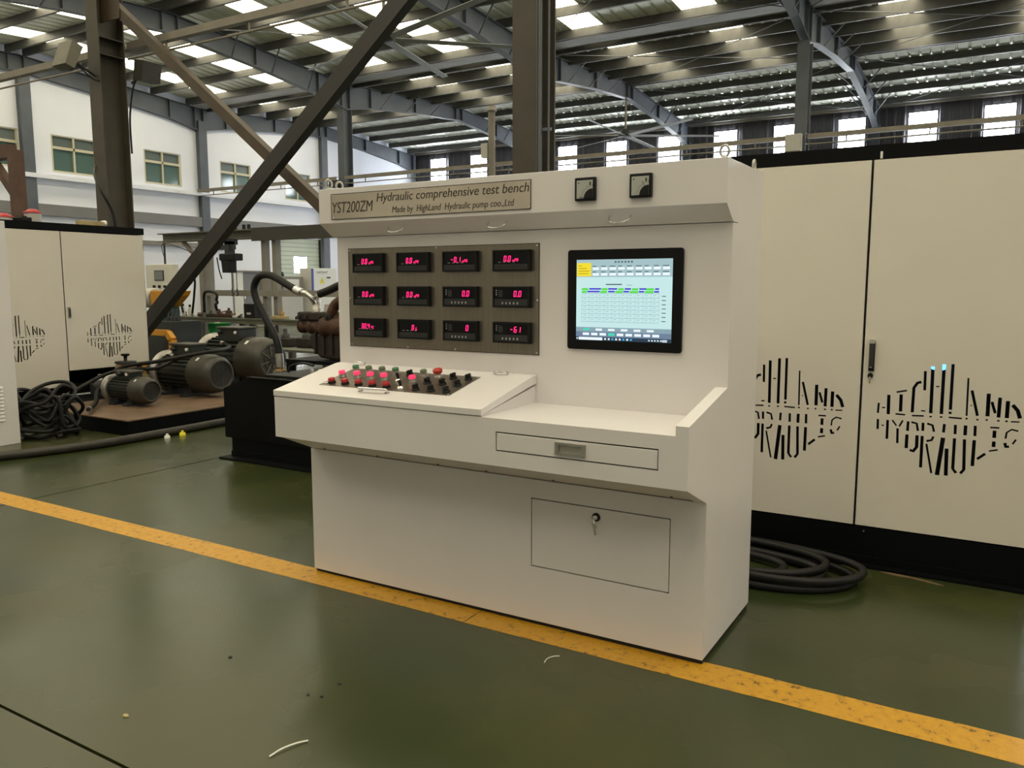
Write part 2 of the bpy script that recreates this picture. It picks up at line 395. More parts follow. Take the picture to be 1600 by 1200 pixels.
# door with a white leaf and a grey leaf
b = MB()
for bx in ((21.305, 21.36, .02, 2.045), (22.72, 22.775, .02, 2.045), (21.36, 22.72, 1.99, 2.045)): b.box(GX - .22, GX - .05, *bx, M_LIGHTSTEEL)
d1 = struct(b.build('door_1'))
MB().box(GX - .16, GX - .11, 21.365, 21.85, .03, 1.985, M_WTRIM).build('door_leaf', d1)
g = MB().box(GX - .17, GX - .13, 21.86, 22.715, .03, 1.985, M_BAND).build('door_leaf', d1)
MB().box(GX - .13, GX - .10, 21.90, 21.93, .95, 1.1, M_CHROME).build('door_handle', d1)
# slatted shutter door with a bright window in it
b = MB(); b.box(GX - .22, GX - .05, 23.725, 23.79, .02, 3.41, M_DARKGREY); b.box(GX - .22, GX - .05, 26.03, 26.095, .02, 3.41, M_DARKGREY)
d2 = struct(b.build('door_2'))
z = .03
while z < 3.38:
    if 1.95 < z + .08 < 2.65:
        for a, e in ((23.80, 24.57), (25.30, 26.02)):
            MB().box(GX - .16, GX - .12, a, e, z, z + .165, M_SHUTTER).build('slat', d2)
    else:
        MB().box(GX - .16, GX - .12, 23.80, 26.02, z, z + .165, M_SHUTTER).build('slat', d2)
    z += .178
MB().box(GX - .15, GX - .13, 24.58, 25.29, 1.99, 2.66, M_SIDE).build('pane', d2)
# girders along the gable wall
struct(MB().box(GX - .07, GX + .10, -5.2, 32.4, 3.60, 3.94, M_BAND).build('trim_1'))
b = MB(); b.box(GX - .07, GX + .16, -5.2, 32.4, 4.70, 4.76, M_WALL); b.box(GX + .13, GX + .16, -5.2, 32.4, 4.76, 4.83, M_WALL)
struct(b.build('trim_2'))
struct(MB().box(GX - .07, GX + .12, 7.4, 21.2, 2.86, 3.0, M_LIGHTSTEEL).build('trim_3'))
struct(MB().box(GX - .068, GX - .05, -5.2, 21.28, .02, .16, M_BAND).build('baseboard_left'))

# far wall: ribbed dark sheets and bright translucent panels in two rows
def ribbed(name, x0, x1, z0, z1, y, sgn, m):
    prof = []; x = x0; k = 0
    while x < x1 - .001:
        for dx, dy in ((0, 0), (.16, 0), (.19, .035), (.26, .035)):
            prof.append((min(x + dx, x1), y + sgn * dy))
        x += .30
    prof.append((x1, y)); n = len(prof)
    vs = [(p[0], p[1], z0) for p in prof] + [(p[0], p[1], z1) for p in prof]
    vs += [(x1, y - sgn * .1, z0), (x0, y - sgn * .1, z0), (x1, y - sgn * .1, z1), (x0, y - sgn * .1, z1)]
    fs = [(i, i + 1, i + 1 + n, i + n) for i in range(n - 1)]
    fs.append((2 * n, 2 * n + 1, 2 * n + 3, 2 * n + 2))
    return MB().add(vs, fs, m).build(name)
struct(ribbed('wall_back', -25.1, 9.9, 0, 8.05, 32.75, -1, M_FARWALL))
nw = 7
for k in range(15):
    x = -24.09 + k * 2.333
    b = MB()
    for bx in ((x - .05, x, 6.36, 7.58), (x + .90, x + .95, 6.36, 7.58), (x, x + .9, 7.53, 7.58), (x, x + .9, 6.36, 6.41), (x, x + .9, 6.94, 7.03)):
        b.box(bx[0], bx[1], 32.62, 32.69, bx[2], bx[3], M_FARWALL)
    w = struct(b.build('window_%d' % nw)); nw += 1
    MB().box(x, x + .9, 32.64, 32.66, 7.03, 7.53, M_SIDE).build('pane', w)
    MB().box(x, x + .9, 32.64, 32.66, 6.41, 6.94, M_SIDE).build('pane', w)
for k in range(12):  # low glowing windows, added out of view to brighten the gable wall
    x = -23.6 + k * 2.8
    b = MB()
    for bx in ((x - .06, x, 1.1, 3.2), (x + 1.7, x + 1.76, 1.1, 3.2), (x, x + 1.7, 3.14, 3.2), (x, x + 1.7, 1.1, 1.16), (x + .82, x + .88, 1.16, 3.14)):
        b.box(bx[0], bx[1], 32.60, 32.68, bx[2], bx[3], M_WFRAME)
    w = struct(b.build('window_%d' % nw)); nw += 1
    MB().box(x, x + .82, 32.63, 32.65, 1.16, 3.14, M_LOWFILL).build('pane', w)
    MB().box(x + .88, x + 1.7, 32.63, 32.65, 1.16, 3.14, M_LOWFILL).build('pane', w)
b = MB(); b.box(-25, 9.8, 32.5, 32.6, 6.70, 6.74, M_RAFTER); struct(b.build('trim_4'))
b = MB(); b.box(-25, 9.8, 32.45, 32.6, 6.26, 6.34, M_LIGHTSTEEL); struct(b.build('trim_5'))
# walls behind the photographer and on the right
struct(MB().box(-25.3, 10.0, -5.6, -5.45, 0, 8.05, M_WALLMID).build('wall_front'))
def rxf(u, v, d): return (10.05 + d, u, v)
struct(plate2d('wall_right', gable, [], 0.16, rxf, M_WALL))

# roof: sheets, skylight panels, purlins, rafters
ceil_b = MB()
for yr in YR: ceil_b.box(-25.1, 9.9, yr - .18, yr + .18, ZR + .255, ZR + .27, M_SHEET)
ceiling = struct(ceil_b.build('ceiling'))
def sheet_mesh(width, length, m, ribs):
    b = MB(); prof = []
    for k in range(ribs):
        x = width * k / ribs; w = width / ribs
        for fx, z in ((0, 0), (.36, 0), (.44, .035), (.56, .035), (.64, 0)): prof.append((x + fx * w, z))
    prof.append((width, 0)); n = len(prof)
    vs = [(p[0], 0, p[1]) for p in prof] + [(p[0], length, p[1] - SLOPE * length) for p in prof]
    b.add(vs, [(i, i + n, i + 1 + n, i + 1) for i in range(n - 1)], m)
    return b
HL = 6.3
first = {}
CUTS = [(0.0, 1.27, 0), (1.27, 2.13, 1), (2.13, 3.17, 0), (3.17, 4.19, 0), (4.19, 5.05, 1), (5.05, 6.03, 0), (6.03, 7.0, 0)]
PD = [.25, 1.65, 3.05, 4.45, 5.85]
for i in range(5):
    for yr in YR:
        for sg in (1, -1):
            for a, e, sk in CUTS:
                w = e - a; key = (sk,)
                if sk and yr > 26 and sg > 0: sk = 0; key = (0,)
                nm = 'skylight_panel' if sk else 'roof_sheet'
                x = FX[i] + a if sg > 0 else FX[i] + e
                loc = (x, yr, ZR + .21)
                if key not in first:
                    o = sheet_mesh(1.0, HL, M_SKYL if sk else M_SHEET, 3).build(nm, ceiling, origin=(0, 0, 0))
                    o.location = loc; first[key] = o
                else:
                    o = share(first[key], nm, ceiling, loc)
                o.scale = (w, 1, 1)
                if sg < 0: o.rotation_euler = (0, 0, PI)
            for d in PD:
                y = yr + sg * d; zt = ztop(y)
                loc = (FX[i], y, zt)
                if 'p' not in first:
                    b = MB()
                    b.prism([(-.035, 0), (.035, 0), (.035, .012), (-.025, .012), (-.025, .193), (.035, .193), (.035, .205), (-.035, .205)], 'x', 0.0, 7.0, M_PURLIN)
                    first['p'] = b.build('purlin', ceiling, origin=(0, 0, 0)); first['p'].location = loc
                else:
                    o = share(first['p'], 'purlin', ceiling, loc)
                    if yr > 26 and sg < 0: o.location.z -= .085; o.scale = (1, 1, 1.41)
def rafter(x, yv, yr):
    sg = 1 if yv > yr else -1
    ds = [(0, 0.78), (1.2, .62), (3.6, .50), (6.15, .45)]
    pts = []
    for d, dep in ds:
        y = yv - sg * d; pts.append((y, ztop(y) - dep))
    r = [];
    tp = [(yv, ztop(yv)), (yr + sg * .0, ztop(yr))]
    low = [(yv, pts[0][1]), (yv - sg * 1.2, pts[1][1]), (yv - sg * 3.6, pts[2][1]), (yr, pts[3][1])]
    b = MB()
    b.prism([tp[0], tp[1]] + low[::-1], 'x', x - .006, x + .006, M_RAFTER)
    for k in range(3):
        (ya, za), (yb, zb) = low[k], low[k + 1]
        b.prism([(ya, za), (yb, zb), (yb, zb - .02), (ya, za - .02)], 'x', x - .1, x + .1, M_RAFTER)
    b.prism([tp[0], tp[1], (tp[1][0], tp[1][1] - .016), (tp[0][0], tp[0][1] - .016)], 'x', x - .1, x + .1, M_RAFTER)
    for d in (.18, 1.2, 3.6, 6.1):
        y = yv - sg * d; k = max(i for i in range(4) if ds[i][0] <= d); k = min(k, 2)
        (ya, za), (yb, zb) = low[k], low[k + 1]
        z = za + (zb - za) * (y - ya) / (yb - ya)
        b.box(x - .095, x + .095, y - .008, y + .008, z, ztop(y) - .016, M_RAFTER)
    o = b.build('rafter', ceiling)
    if x > FX[0] + 1 and x < FX[-1]:
        for d in (1.85, 3.25, 4.65):
            y = yr + sg * d; dv = 6.3 - d
            k = 0 if dv < 1.2 else (1 if dv < 3.6 else 2)
            (ya, za), (yb, zb) = low[k], low[k + 1]; z = za + (zb - za) * (y - ya) / (yb - ya)
            for s2 in (-1, 1):
                MB().bar((x + s2 * .09, y, z - .012), (x + s2 * .62, y - sg * .2, ztop(y) + .02), .03, .03, M_RAFTER).build('fly_brace', o)
for x in FX:
    for k in range(3):
        rafter(x, YV[k], YR[k]); rafter(x, YV[k + 1], YR[k])
for yv in (7.35, 20.0):
    b = MB(); z = ztop(yv)
    b.box(-25, 9.8, yv - .30, yv + .30, z + .03, z + .06, M_GUTTER); b.box(-25, 9.8, yv - .33, yv - .30, z + .03, z + .22, M_GUTTER); b.box(-25, 9.8, yv + .30, yv + .33, z + .03, z + .22, M_GUTTER)
    b.build('gutter', ceiling)
for yv in (-5.25, 32.6):
    MB().box(-25, 9.8, yv - .1, yv + .06, ztop(yv) + .0, ztop(yv) + .19, M_LIGHTSTEEL).build('eave_beam', ceiling)
# thin cross rods under the roof
for i in range(5):
    for (ya, yb) in ((20.0, 26.3), (26.3, 32.4), (13.7, 19.8)):
        if i in (2, 3):
            for s2 in (0, 1):
                xa, xb = (FX[i] + .1, FX[i + 1] - .1) if s2 == 0 else (FX[i + 1] - .1, FX[i] + .1)
                MB().tube([(xa, ya, ztop(ya) - .12), (xb, yb, ztop(yb) - .12)], .011, M_RAFTER, 6).build('tie_rod', ceiling)

# columns of the building
def column(x, y, name, label, m, fx=.27, dy=.40, zt=None, group=None):
    zt = zt if zt else ztop(y) - .80
    r = thing(name, (x, y, 0), label, 'column', group)
    b = MB(); hx, hy = fx / 2, dy / 2
    b.prism([(-hx + x, y - hy), (hx + x, y - hy), (hx + x, y - hy + .018), (x + .006, y - hy + .018), (x + .006, y + hy - .018), (x + hx, y + hy - .018), (x + hx, y + hy), (x - hx, y + hy), (x - hx, y + hy - .018), (x - .006, y + hy - .018), (x - .006, y - hy + .018), (x - hx, y - hy + .018)], 'z', .02, zt, m)
    b.build('shaft', r)
    MB().box(x - hx - .03, x + hx + .03, y - hy - .01, y + hy + .01, 0, .022, m).build('base_plate', r)
    for z in (4.72, 4.95):
        b = MB()
        for s in (-1, 1): b.box(x + s * .006, x + s * hx, y - hy + .018, y + hy - .018, z - .006, z + .006, m)
        b.build('stiffener', r)
    return r
column(-11.13, 7.35, 'steel_column', 'dark steel column behind the left white cabinet, top of the crossed brace', M_COLUMN)
cb_ = column(-4.13, 7.35, 'steel_column', 'wide dark steel column rising straight behind the test bench', M_COLUMN)
column(-18.13, 20.0, 'steel_column', 'slender grey steel column above the left end of the name plate', M_RAFTER)
column(-11.13, 20.0, 'steel_column', 'distant steel column hidden behind the wide dark column', M_RAFTER)
column(-4.13, 20.0, 'steel_column', 'distant grey steel column rising above the right white cabinet', M_RAFTER)
for y, lab in ((13.85, 'grey wall post against the white gable wall at far left'), (20.1, 'grey wall post of the gable wall between the second and third windows'), (26.3, 'grey wall post of the gable wall right of the last window')):
    r = thing('wall_post', (GX + .1, y, 0), lab, 'column')
    b = MB(); b.box(GX - .06, GX + .12, y - .17, y + .17, 0, ztop(y) - .45, M_RAFTER); b.build('shaft', r)
    MB().box(GX - .06, GX + .2, y - .25, y + .25, 0, .02, M_RAFTER).build('base_plate', r)
# far corner post
r = thing('wall_post', (-11.13, 32.5, 0), 'far wall post under the end of the middle rafter', 'column')
MB().box(-11.25, -11.01, 32.35, 32.60, 0, 7.2, M_RAFTER).build('shaft', r)
r = thing('wall_post', (-4.13, 32.5, 0), 'far wall post under the end of the right rafter', 'column')
MB().box(-4.25, -4.01, 32.35, 32.60, 0, 7.2, M_RAFTER).build('shaft', r)

# crossed diagonal brace between the two near columns
def brace(p, q, m, label, w=.14, off=0):
    r = thing('diagonal_brace', p, label, 'brace')
    P, Q = Vector(p), Vector(q); b = MB(); t = (Q - P).normalized(); up = Vector((0, 1, 0)); n = t.cross(up).normalized()
    b.bar(P, Q, .012, w, m, up=n); b.bar(P + up * .06 + n * (w / 2 - .006), Q + up * .06 + n * (w / 2 - .006), .12, .012, m, up=n)
    b.build('angle_bar', r)
    for c in (P, Q):
        d = t if c is P else -t
        b = MB(); b.prism([(c.x + a * .22 + d.x * .1, c.z + e * .22 + d.z * .1) for a, e in ((-1, -1), (1, -1), (1, 1), (-1, 1))], 'y', c.y - .02, c.y - .008, m); b.build('gusset_plate', r)
    return r
brace((-10.98, 7.30, 5.45), (-4.28, 7.30, .30), M_TAN, 'tan diagonal brace sloping down to the right from the left column', .13)
brace((-4.28, 7.02, 5.45), (-10.98, 7.02, .30), M_BRACEDARK, 'dark diagonal brace sloping down to the left behind the left cabinet', .19)

# tie beams between the columns with a conduit under them
for y, segs in ((7.35, ((-18.0, -11.3, 'pale tie beam reaching left from the left dark column'), (-10.95, -4.3, 'pale tie beam between the two near columns above the crossed brace'))),
                (20.0, ((-25.0, -18.3, 'distant tie beam left of the slender grey column'), (-17.95, -11.3, 'distant tie beam right of the slender grey column'), (-10.95, -4.3, 'distant tie beam above the two analogue dials'), (-3.95, 2.7, 'distant tie beam above the right white cabinet')))):
    for a, e, lab in segs:
        z = 4.90 if y < 10 else 4.86
        yb = y; y = y + .47 if y < 10 else y
        r = thing('tie_beam', ((a + e) / 2, y, z), lab, 'beam')
        b = MB(); b.prism([(y - .22 - .05, z - .05), (y - .22 + .05, z - .05), (y - .22 + .05, z - .038), (y - .22 - .035, z - .038), (y - .22 - .035, z + .038), (y - .22 + .05, z + .038), (y - .22 + .05, z + .05), (y - .22 - .05, z + .05)], 'x', a, e, M_LIGHTSTEEL)
        b.build('channel', r)
        MB().tube([(a, y - .25, z - .18), (e, y - .25, z - .18)], .016, M_LIGHTSTEEL, 8).build('conduit', r)
        for k in range(4):
            x = a + (e - a) * (k + .5) / 4
            MB().box(x - .015, x + .015, y - .24, y - .225, z - .19, z - .05, M_LIGHTSTEEL).build('hanger', r)
        y = yb

# ceiling fans
def fan(x, y, rot, lab):
    r = thing('ceiling_fan', (x, y, 6.5), lab, 'ceiling fan', 'large six-blade ceiling fans')
    MB().cyl((x, y, 6.62), (x, y, 7.72), .035, M_LIGHTSTEEL, 12).build('down_rod', r)
    b = MB(); b.lathe((x, y, 6.72), (0, 0, -1), [(0, .06), (.02, .13), (.12, .15), (.16, .24), (.2, .25), (.24, .2), (.26, .08)], M_DARKGREY, 20); b.build('motor', r)
    bb = None
    for k in range(6):
        if bb is None:
            b = MB(); b.add([(.18, -.08, .02), (.18, .08, -.02), (3.2, .07, -.012), (3.2, -.07, .012), (.18, -.08, .035), (.18, .08, -.005), (3.2, .07, .0), (3.2, -.07, .024)],
                            [(3, 2, 1, 0), (4, 5, 6, 7), (0, 1, 5, 4), (1, 2, 6, 5), (2, 3, 7, 6), (3, 0, 4, 7)], M_FANBLADE)
            bb = b.build('blade', r, origin=(0, 0, 0)); bb.location = (0, 0, 0); o = bb
        else: o = share(bb, 'blade', r, (x, y, 6.5))
        o.rotation_euler = (0, 0, R(rot + 60 * k))
    for k in range(2): MB().tube([(x + .1 * (k * 2 - 1), y, 6.75), (x + .3 * (k * 2 - 1), y, 7.1), (x + .05 * (k * 2 - 1), y, 7.7)], .008, M_DARKGREY, 5).build('guy_wire', r)
fan(-11.15, 13.55, -17.5, 'large six-blade ceiling fan crossed by the dark diagonal brace')
fan(-11.15, 26.15, 31.5, 'distant large ceiling fan above the analogue dials')

# flood lamps on the left column, junction boxes
def floodlight(x, y, z, dirx, label, mm):
    r = thing('floodlight', (x, y, z), label, 'lamp')
    b = MB(); 
    b.prism([(y - .15, z - .15), (y - .02, z - .19), (y + .12, z + .12), (y - .03, z + .18)], 'x', x - .16, x + .16, mm); b.build('housing', r)
    MB().tube([(x, y, z), (x + dirx, y + .15, z - .12), (x + dirx, 7.138, z - .2)], .018, M_DARKGREY, 6).build('bracket', r)
    MB().tube(crom([(x, y - .03, z + .16), (x - .15, y + .1, z + .05), (x, y + .3, z - .22), (-11.0, 7.136, z - .28)]), .012, M_RUBBER, 6).build('cable', r)
floodlight(-11.15, 6.80, 4.62, .05, 'pale floodlight tilted up on the left of the dark left column', M_TABLELEG)

r = thing('floodlight', (-10.75, 7.68, 4.56), 'dark brown floodlight on the right side of the left column', 'lamp')
MB().prism([(-10.86, 4.42), (-10.66, 4.40), (-10.60, 4.66), (-10.80, 4.70)], 'y', 7.56, 7.86, M_BEAMDARK).build('housing', r)
MB().tube(crom([(-10.97, 7.62, 4.40), (-10.84, 7.64, 4.46), (-10.76, 7.70, 4.50)], 4), .02, M_DARKGREY, 6).build('bracket', r)
MB().tube(crom([(-10.82, 7.6, 4.45), (-10.90, 7.58, 4.30), (-10.975, 7.56, 3.9), (-10.975, 7.56, 3.4)], 5), .014, M_RUBBER, 6).build('cable', r)
r = thing('junction_box', (-4.25, 19.72, 4.72), 'grey junction box on the distant right column', 'box')
MB().box(-4.42, -4.06, 19.62, 19.79, 4.52, 4.92, M_MACHGREY).build('housing', r, bevel=.01); MB().box(-4.40, -4.08, 19.6, 19.62, 4.54, 4.90, M_MACHGREY).build('cover', r)
r = thing('junction_box', (-18.34, 19.72, 4.67), 'green-grey junction box on the slender column above the name plate', 'box')
MB().box(-18.52, -18.16, 19.62, 19.79, 4.56, 4.79, M_DARKGREY).build('housing', r, bevel=.01); MB().box(-18.5, -18.18, 19.6, 19.62, 4.58, 4.77, M_DARKGREY).build('cover', r)
MB().tube(crom([(-18.6, 19.7, 4.85), (-18.75, 19.7, 4.6), (-18.65, 19.7, 3.2)]), .03, M_WTRIM, 6).build('conduit', r)
r = thing('vent_pipe', (-7.57, 12.0, 0), 'pale vertical pipe with a flange cap rising behind the header panel', 'pipe')
MB().cyl((-7.57, 12.0, 0), (-7.57, 12.0, 4.42), .06, M_LIGHTSTEEL, 14).build('tube', r)
MB().lathe((-7.57, 12.0, 4.42), (0, 0, 1), [(0, .09), (.03, .09), (.03, .07), (.09, .07)], M_LIGHTSTEEL, 14).build('flange_cap', r)
MB().box(-7.76, -7.63, 11.95, 12.06, 3.66, 3.9, M_MACHGREY).build('switch_box', r)
r = thing('conduit_pipe', (-3.90, 7.12, 0), 'thin dark conduit running up the right side of the wide dark column', 'pipe')
MB().cyl((-3.925, 7.10, 0), (-3.925, 7.10, 6.9), .018, M_RAFTER, 8).build('tube', r)
MB().cyl((-3.84, 7.12, 0), (-3.84, 7.12, 6.9), .010, M_RAFTER, 6).build('wire', r)
for z in (1.5, 3.0, 4.5): MB().box(-3.945, -3.82, 7.115, 7.15, z - .015, z + .015, M_RAFTER).build('clip', r)

# ------------------------------------------------------------------ the hydraulic test bench
XL, XR = -3.005, -0.915
bench = thing('test_bench', (-1.96, 3.35, 0), 'large white hydraulic test bench console with red digital readouts and a screen', 'control console')
def bxf(y):
    return lambda u, v, d: (u, y + d, v)
# lower cabinet with a hinged door
b = MB(); b.box(XL, XR, 3.012, 3.69, .022, .66, M_WHITE); b.build('lower_cabinet', bench)
dx0, dx1, dz0, dz1 = -1.690, -1.062, .273, .573
plate2d('front_panel', [(XL, .018), (XR, .022), (XR, .660), (XL, .660)], [[(dx0 - .005, dz0 - .005), (dx1 + .004, dz0 - .005), (dx1 + .004, dz1 + .005), (dx0 - .005, dz1 + .005)]], .010, bxf(3.005), M_WHITE, bench)
MB().box(dx0 - .02, dx1 + .02, 3.0105, 3.0118, dz0 - .02, dz1 + .02, M_DARKGAP).build('door_gap_shade', bench)  # dark sheet standing in for the shade in the door gap
dr = MB().box(dx0, dx1, 3.000, 3.010, dz0, dz1, M_WHITE).build('cabinet_door', bench, bevel=.0012)
b = MB(); b.lathe((-1.381, 3.0, .537), (0, -1, 0), [(0, .018), (.006, .018), (.009, .014)], M_BLACKP, 20); b.lathe((-1.381, 2.991, .537), (0, -1, 0), [(0, .011), (.006, .010)], M_CHROME, 16)
tag(b.build('lock', dr), 'round black and chrome lock with a key in it')
b = MB(); b.box(-1.393, -1.369, 2.974, 2.986, .534, .540, M_CHROME); b.tube([(-1.381, 2.98, .536), (-1.383, 2.975, .520), (-1.378, 2.974, .512)], .003, M_CHROME, 6)
b.prism([(-1.390, .515), (-1.372, .516), (-1.369, .500), (-1.374, .492), (-1.370, .468), (-1.377, .464), (-1.383, .490)], 'y', 2.973, 2.976, M_CHROME)
tag(b.build('key', dr), 'small hanging chrome key')
b = MB(); b.box(XL + .004, XR - .004, 3.012, 3.68, 0, .0225, M_DARKGAP); b.build('plinth', bench)  # near-black block painting the shade in the gap under the bench
# desk: overhanging front box and right-hand arm
b = MB(); b.prism([(2.776, .762), (2.776, .958), (3.235, .958), (3.235, .664), (3.001, .664)], 'x', XL, XR - .0505, M_WHITE); b.build('desk', bench, bevel=.002)
b = MB(); b.prism([(2.765, .760), (2.765, .995), (3.235, 1.086), (3.235, .660), (3.000, .660)], 'x', XR - .05, XR, M_WHITE); b.build('arm_rest', bench)
gx0, gx1, gz0, gz1 = -1.724, -1.032, .828, .898
plate2d('desk_front', [(XL, .760), (XR - .05, .760), (XR - .05, .958), (XL, .958)], [[(gx0 - .006, gz0 - .005), (gx1 + .004, gz0 - .005), (gx1 + .004, gz1 + .006), (gx0 - .006, gz1 + .006)]], .010, bxf(2.770), M_WHITE, bench)
MB().box(gx0 - .015, gx1 + .015, 2.7752, 2.7758, gz0 - .015, gz1 + .015, M_DARKGAP).build('drawer_gap_shade', bench)  # dark liner that paints the drawer gap as shaded
dw = MB().box(gx0, gx1, 2.764, 2.775, gz0, gz1, M_WHITE).build('drawer', bench, bevel=.0012)
b = MB(); hx0, hx1, hz0, hz1 = -1.452, -1.321, .840, .889
for bx in ((hx0, hx1, hz1 - .010, hz1), (hx0, hx1, hz0, hz0 + .010), (hx0, hx0 + .016, hz0 + .01, hz1 - .01), (hx1 - .016, hx1, hz0 + .01, hz1 - .01)): b.box(bx[0], bx[1], 2.756, 2.764, bx[2], bx[3], M_ALU)
b.prism([(2.7635, hz0 + .01), (2.7635, hz1 - .01), (2.757, hz1 - .01), (2.7632, hz1 - .013), (2.7632, hz0 + .012)], 'x', hx0 + .016, hx1 - .016, M_ALU)
tag(b.build('drawer_pull', dw), 'grey recessed drawer pull')
rv = None
for x in (-2.863, -2.521, -2.159, -1.897, -1.56, -1.041):
    loc = (x, 2.953, .6815)
    if rv is None:
        b = MB(); b.lathe((0, 0, 0), (0, -.40, -.92), [(0, .006), (.003, .005)], M_DARKGREY, 10); rv = b.build('rivet', bench, origin=(0, 0, 0)); rv.location = Vector(loc) - WLOC[bench.name]
    else: share(rv, 'rivet', bench, loc)
# raised box with the sloping lid
LS = (1.073 - .970) / (3.232 - 2.762)
LA = math.atan(LS); LC, LSN = math.cos(LA), math.sin(LA)
def lid(x, y, h=0.0): return (x, y - h * LSN, .990 + LS * (y - 2.762) + h * LC)
b = MB(); b.prism([(2.775, .958), (2.775, .962), (3.234, 1.062 - .025), (3.234, .958)], 'x', XL + .002, -1.806, M_WHITE); b.build('panel_box', bench)
b = MB(); b.prism([(2.762, .962), (2.762, .990), (3.200, .990 + LS * (3.2 - 2.762)), (3.233, .990 + LS * (3.2 - 2.762) + .003), (3.233, 1.048), (3.2, 1.046 - .003)], 'x', XL - .003, -1.800, M_WHITE)
lidp = b.build('lid', bench, bevel=.002)
b = MB()
cs = [(-2.815, 2.878), (-2.042, 2.878), (-2.042, 3.135), (-2.815, 3.135)]
b.add([lid(x, y, .0005) for x, y in cs] + [lid(x, y, .0025) for x, y in cs], [(3, 2, 1, 0), (4, 5, 6, 7), (0, 1, 5, 4), (1, 2, 6, 5), (2, 3, 7, 6), (3, 0, 4, 7)], M_STEEL)
cplate = tag(b.build('control_plate', bench), 'brushed steel plate carrying buttons and knobs')
for x, y in ((-2.805, 2.887), (-2.43, 2.885), (-2.052, 2.887), (-2.052, 3.126), (-2.805, 3.126)):
    b = MB(); b.lathe(lid(x, y, .0025), Vector((0, -LSN, LC)), [(0, .005), (.0025, .004)], M_CHROME, 8); b.build('screw', cplate)
b = MB(); cs = [(-2.800, 2.893), (-2.783, 2.893), (-2.768, 2.925), (-2.785, 2.93)]
b.add([lid(x, y, .003) for x, y in cs] + [lid(x, y, .006) for x, y in cs], [(3, 2, 1, 0), (4, 5, 6, 7), (0, 1, 5, 4), (1, 2, 6, 5), (2, 3, 7, 6), (3, 0, 4, 7)], M_WTRIM)
tag(b.build('paper_label', cplate), 'small white label beside the first red button')
AX = Vector((0, -LSN, LC))
def btn(x, y, kind):
    p = Vector(lid(x, y, .0025))
    if kind in 'RLGD':
        cm = {'R': M_RED, 'L': M_REDLIT, 'G': M_GREENBTN, 'D': M_GREENDIM}[kind]
        lab = {'R': 'unlit red push button', 'L': 'lit red push button', 'G': 'green push button', 'D': 'grey-green push button'}[kind]
        hh = .012 if kind == 'R' else .020
        b = MB(); b.lathe(p, AX, [(0, .0195), (.006, .0195), (.009, .0172), (hh, .0172)], M_BLACKP if kind == 'R' else M_ALU, 18)
        o = tag(b.build('push_button', bench), lab)
        b = MB(); b.lathe(p + AX * hh, AX, [(0, .0165), (.011, .0165), (.014, .0135)], cm, 18); b.build('button_cap', o)
    elif kind == 'E':
        b = MB(); b.lathe(p, AX, [(0, .019), (.008, .019), (.010, .012), (.02, .012)], M_ALU, 18); o = tag(b.build('emergency_stop', bench), 'red mushroom emergency stop button')
        b = MB(); b.lathe(p + AX * .018, AX, [(0, .014), (.006, .021), (.016, .024), (.022, .023), (.025, .018)], M_ESTOP, 22); b.build('mushroom_cap', o)
    elif kind == 'K':
        b = MB(); b.lathe(p, AX, [(0, .019), (.006, .019), (.008, .016)], M_BLACKP, 18); o = tag(b.build('selector_switch', bench), 'black rotary selector switch')
        b = MB(); b.lathe(p + AX * .008, AX, [(0, .014), (.016, .013)], M_BLACKP, 16)
        q = p + AX * .018; b.bar(q + Vector((-.004, -.014 * LC, -.014 * LSN)), q + Vector((.004, .014 * LC, .014 * LSN)), .010, .016, M_BLACKP, up=tuple(AX)); b.build('knob', o)
    elif kind == 'T':
        b = MB(); b.lathe(p, AX, [(0, .018), (.007, .018), (.009, .013), (.014, .010)], M_CHROME, 18); o = tag(b.build('toggle_switch', bench), 'chrome collared toggle switch with black lever')
        b = MB(); b.tube([p + AX * .012, p + AX * .022, p + AX * .040 + Vector((-.006, .004, 0))], [.006, .006, .0085], M_BLACKP, 10); b.build('lever', o)
bx = [-2.762 + .0852 * i for i in range(9)]
for row, y, kinds in ((0, 2.912, 'RRRRRTKKK'), (1, 3.002, 'LLLLTLKKK'), (2, 3.090, 'GDDGKDEKK')):
    for i, kd in enumerate(kinds): btn(bx[i] - (.012 if row == 1 and i == 0 else 0), y, kd)
b = MB(); pts = crom([lid(-2.520, 2.842, 0), lid(-2.520, 2.838, .016), lid(-2.505, 2.830, .020), lid(-2.378, 2.836, .020), lid(-2.363, 2.844, .016), lid(-2.363, 2.848, 0)], 5)
b.tube(pts, .0065, M_CHROME, 10)
for x in (-2.520, -2.363): b.lathe(lid(x, 2.844, 0), AX, [(0, .013), (.004, .012)], M_CHROME, 14)
tag(b.build('lid_handle', bench), 'chrome bow handle at the front edge of the lid')
for x in (-2.835, -1.968):
    b = MB(); pts = [lid(x + .036 * math.cos(a), 3.195 + .016 * math.sin(a), .008) for a in [k * PI / 8 for k in range(16)]]
    b.tube(pts, .0045, M_CHROME, 6, closed=True); b.cyl(lid(x + .03, 3.20, 0), lid(x + .03, 3.20, .012), .008, M_CHROME, 10)
    tag(b.build('hinge', bench), 'small chrome hinge loop')
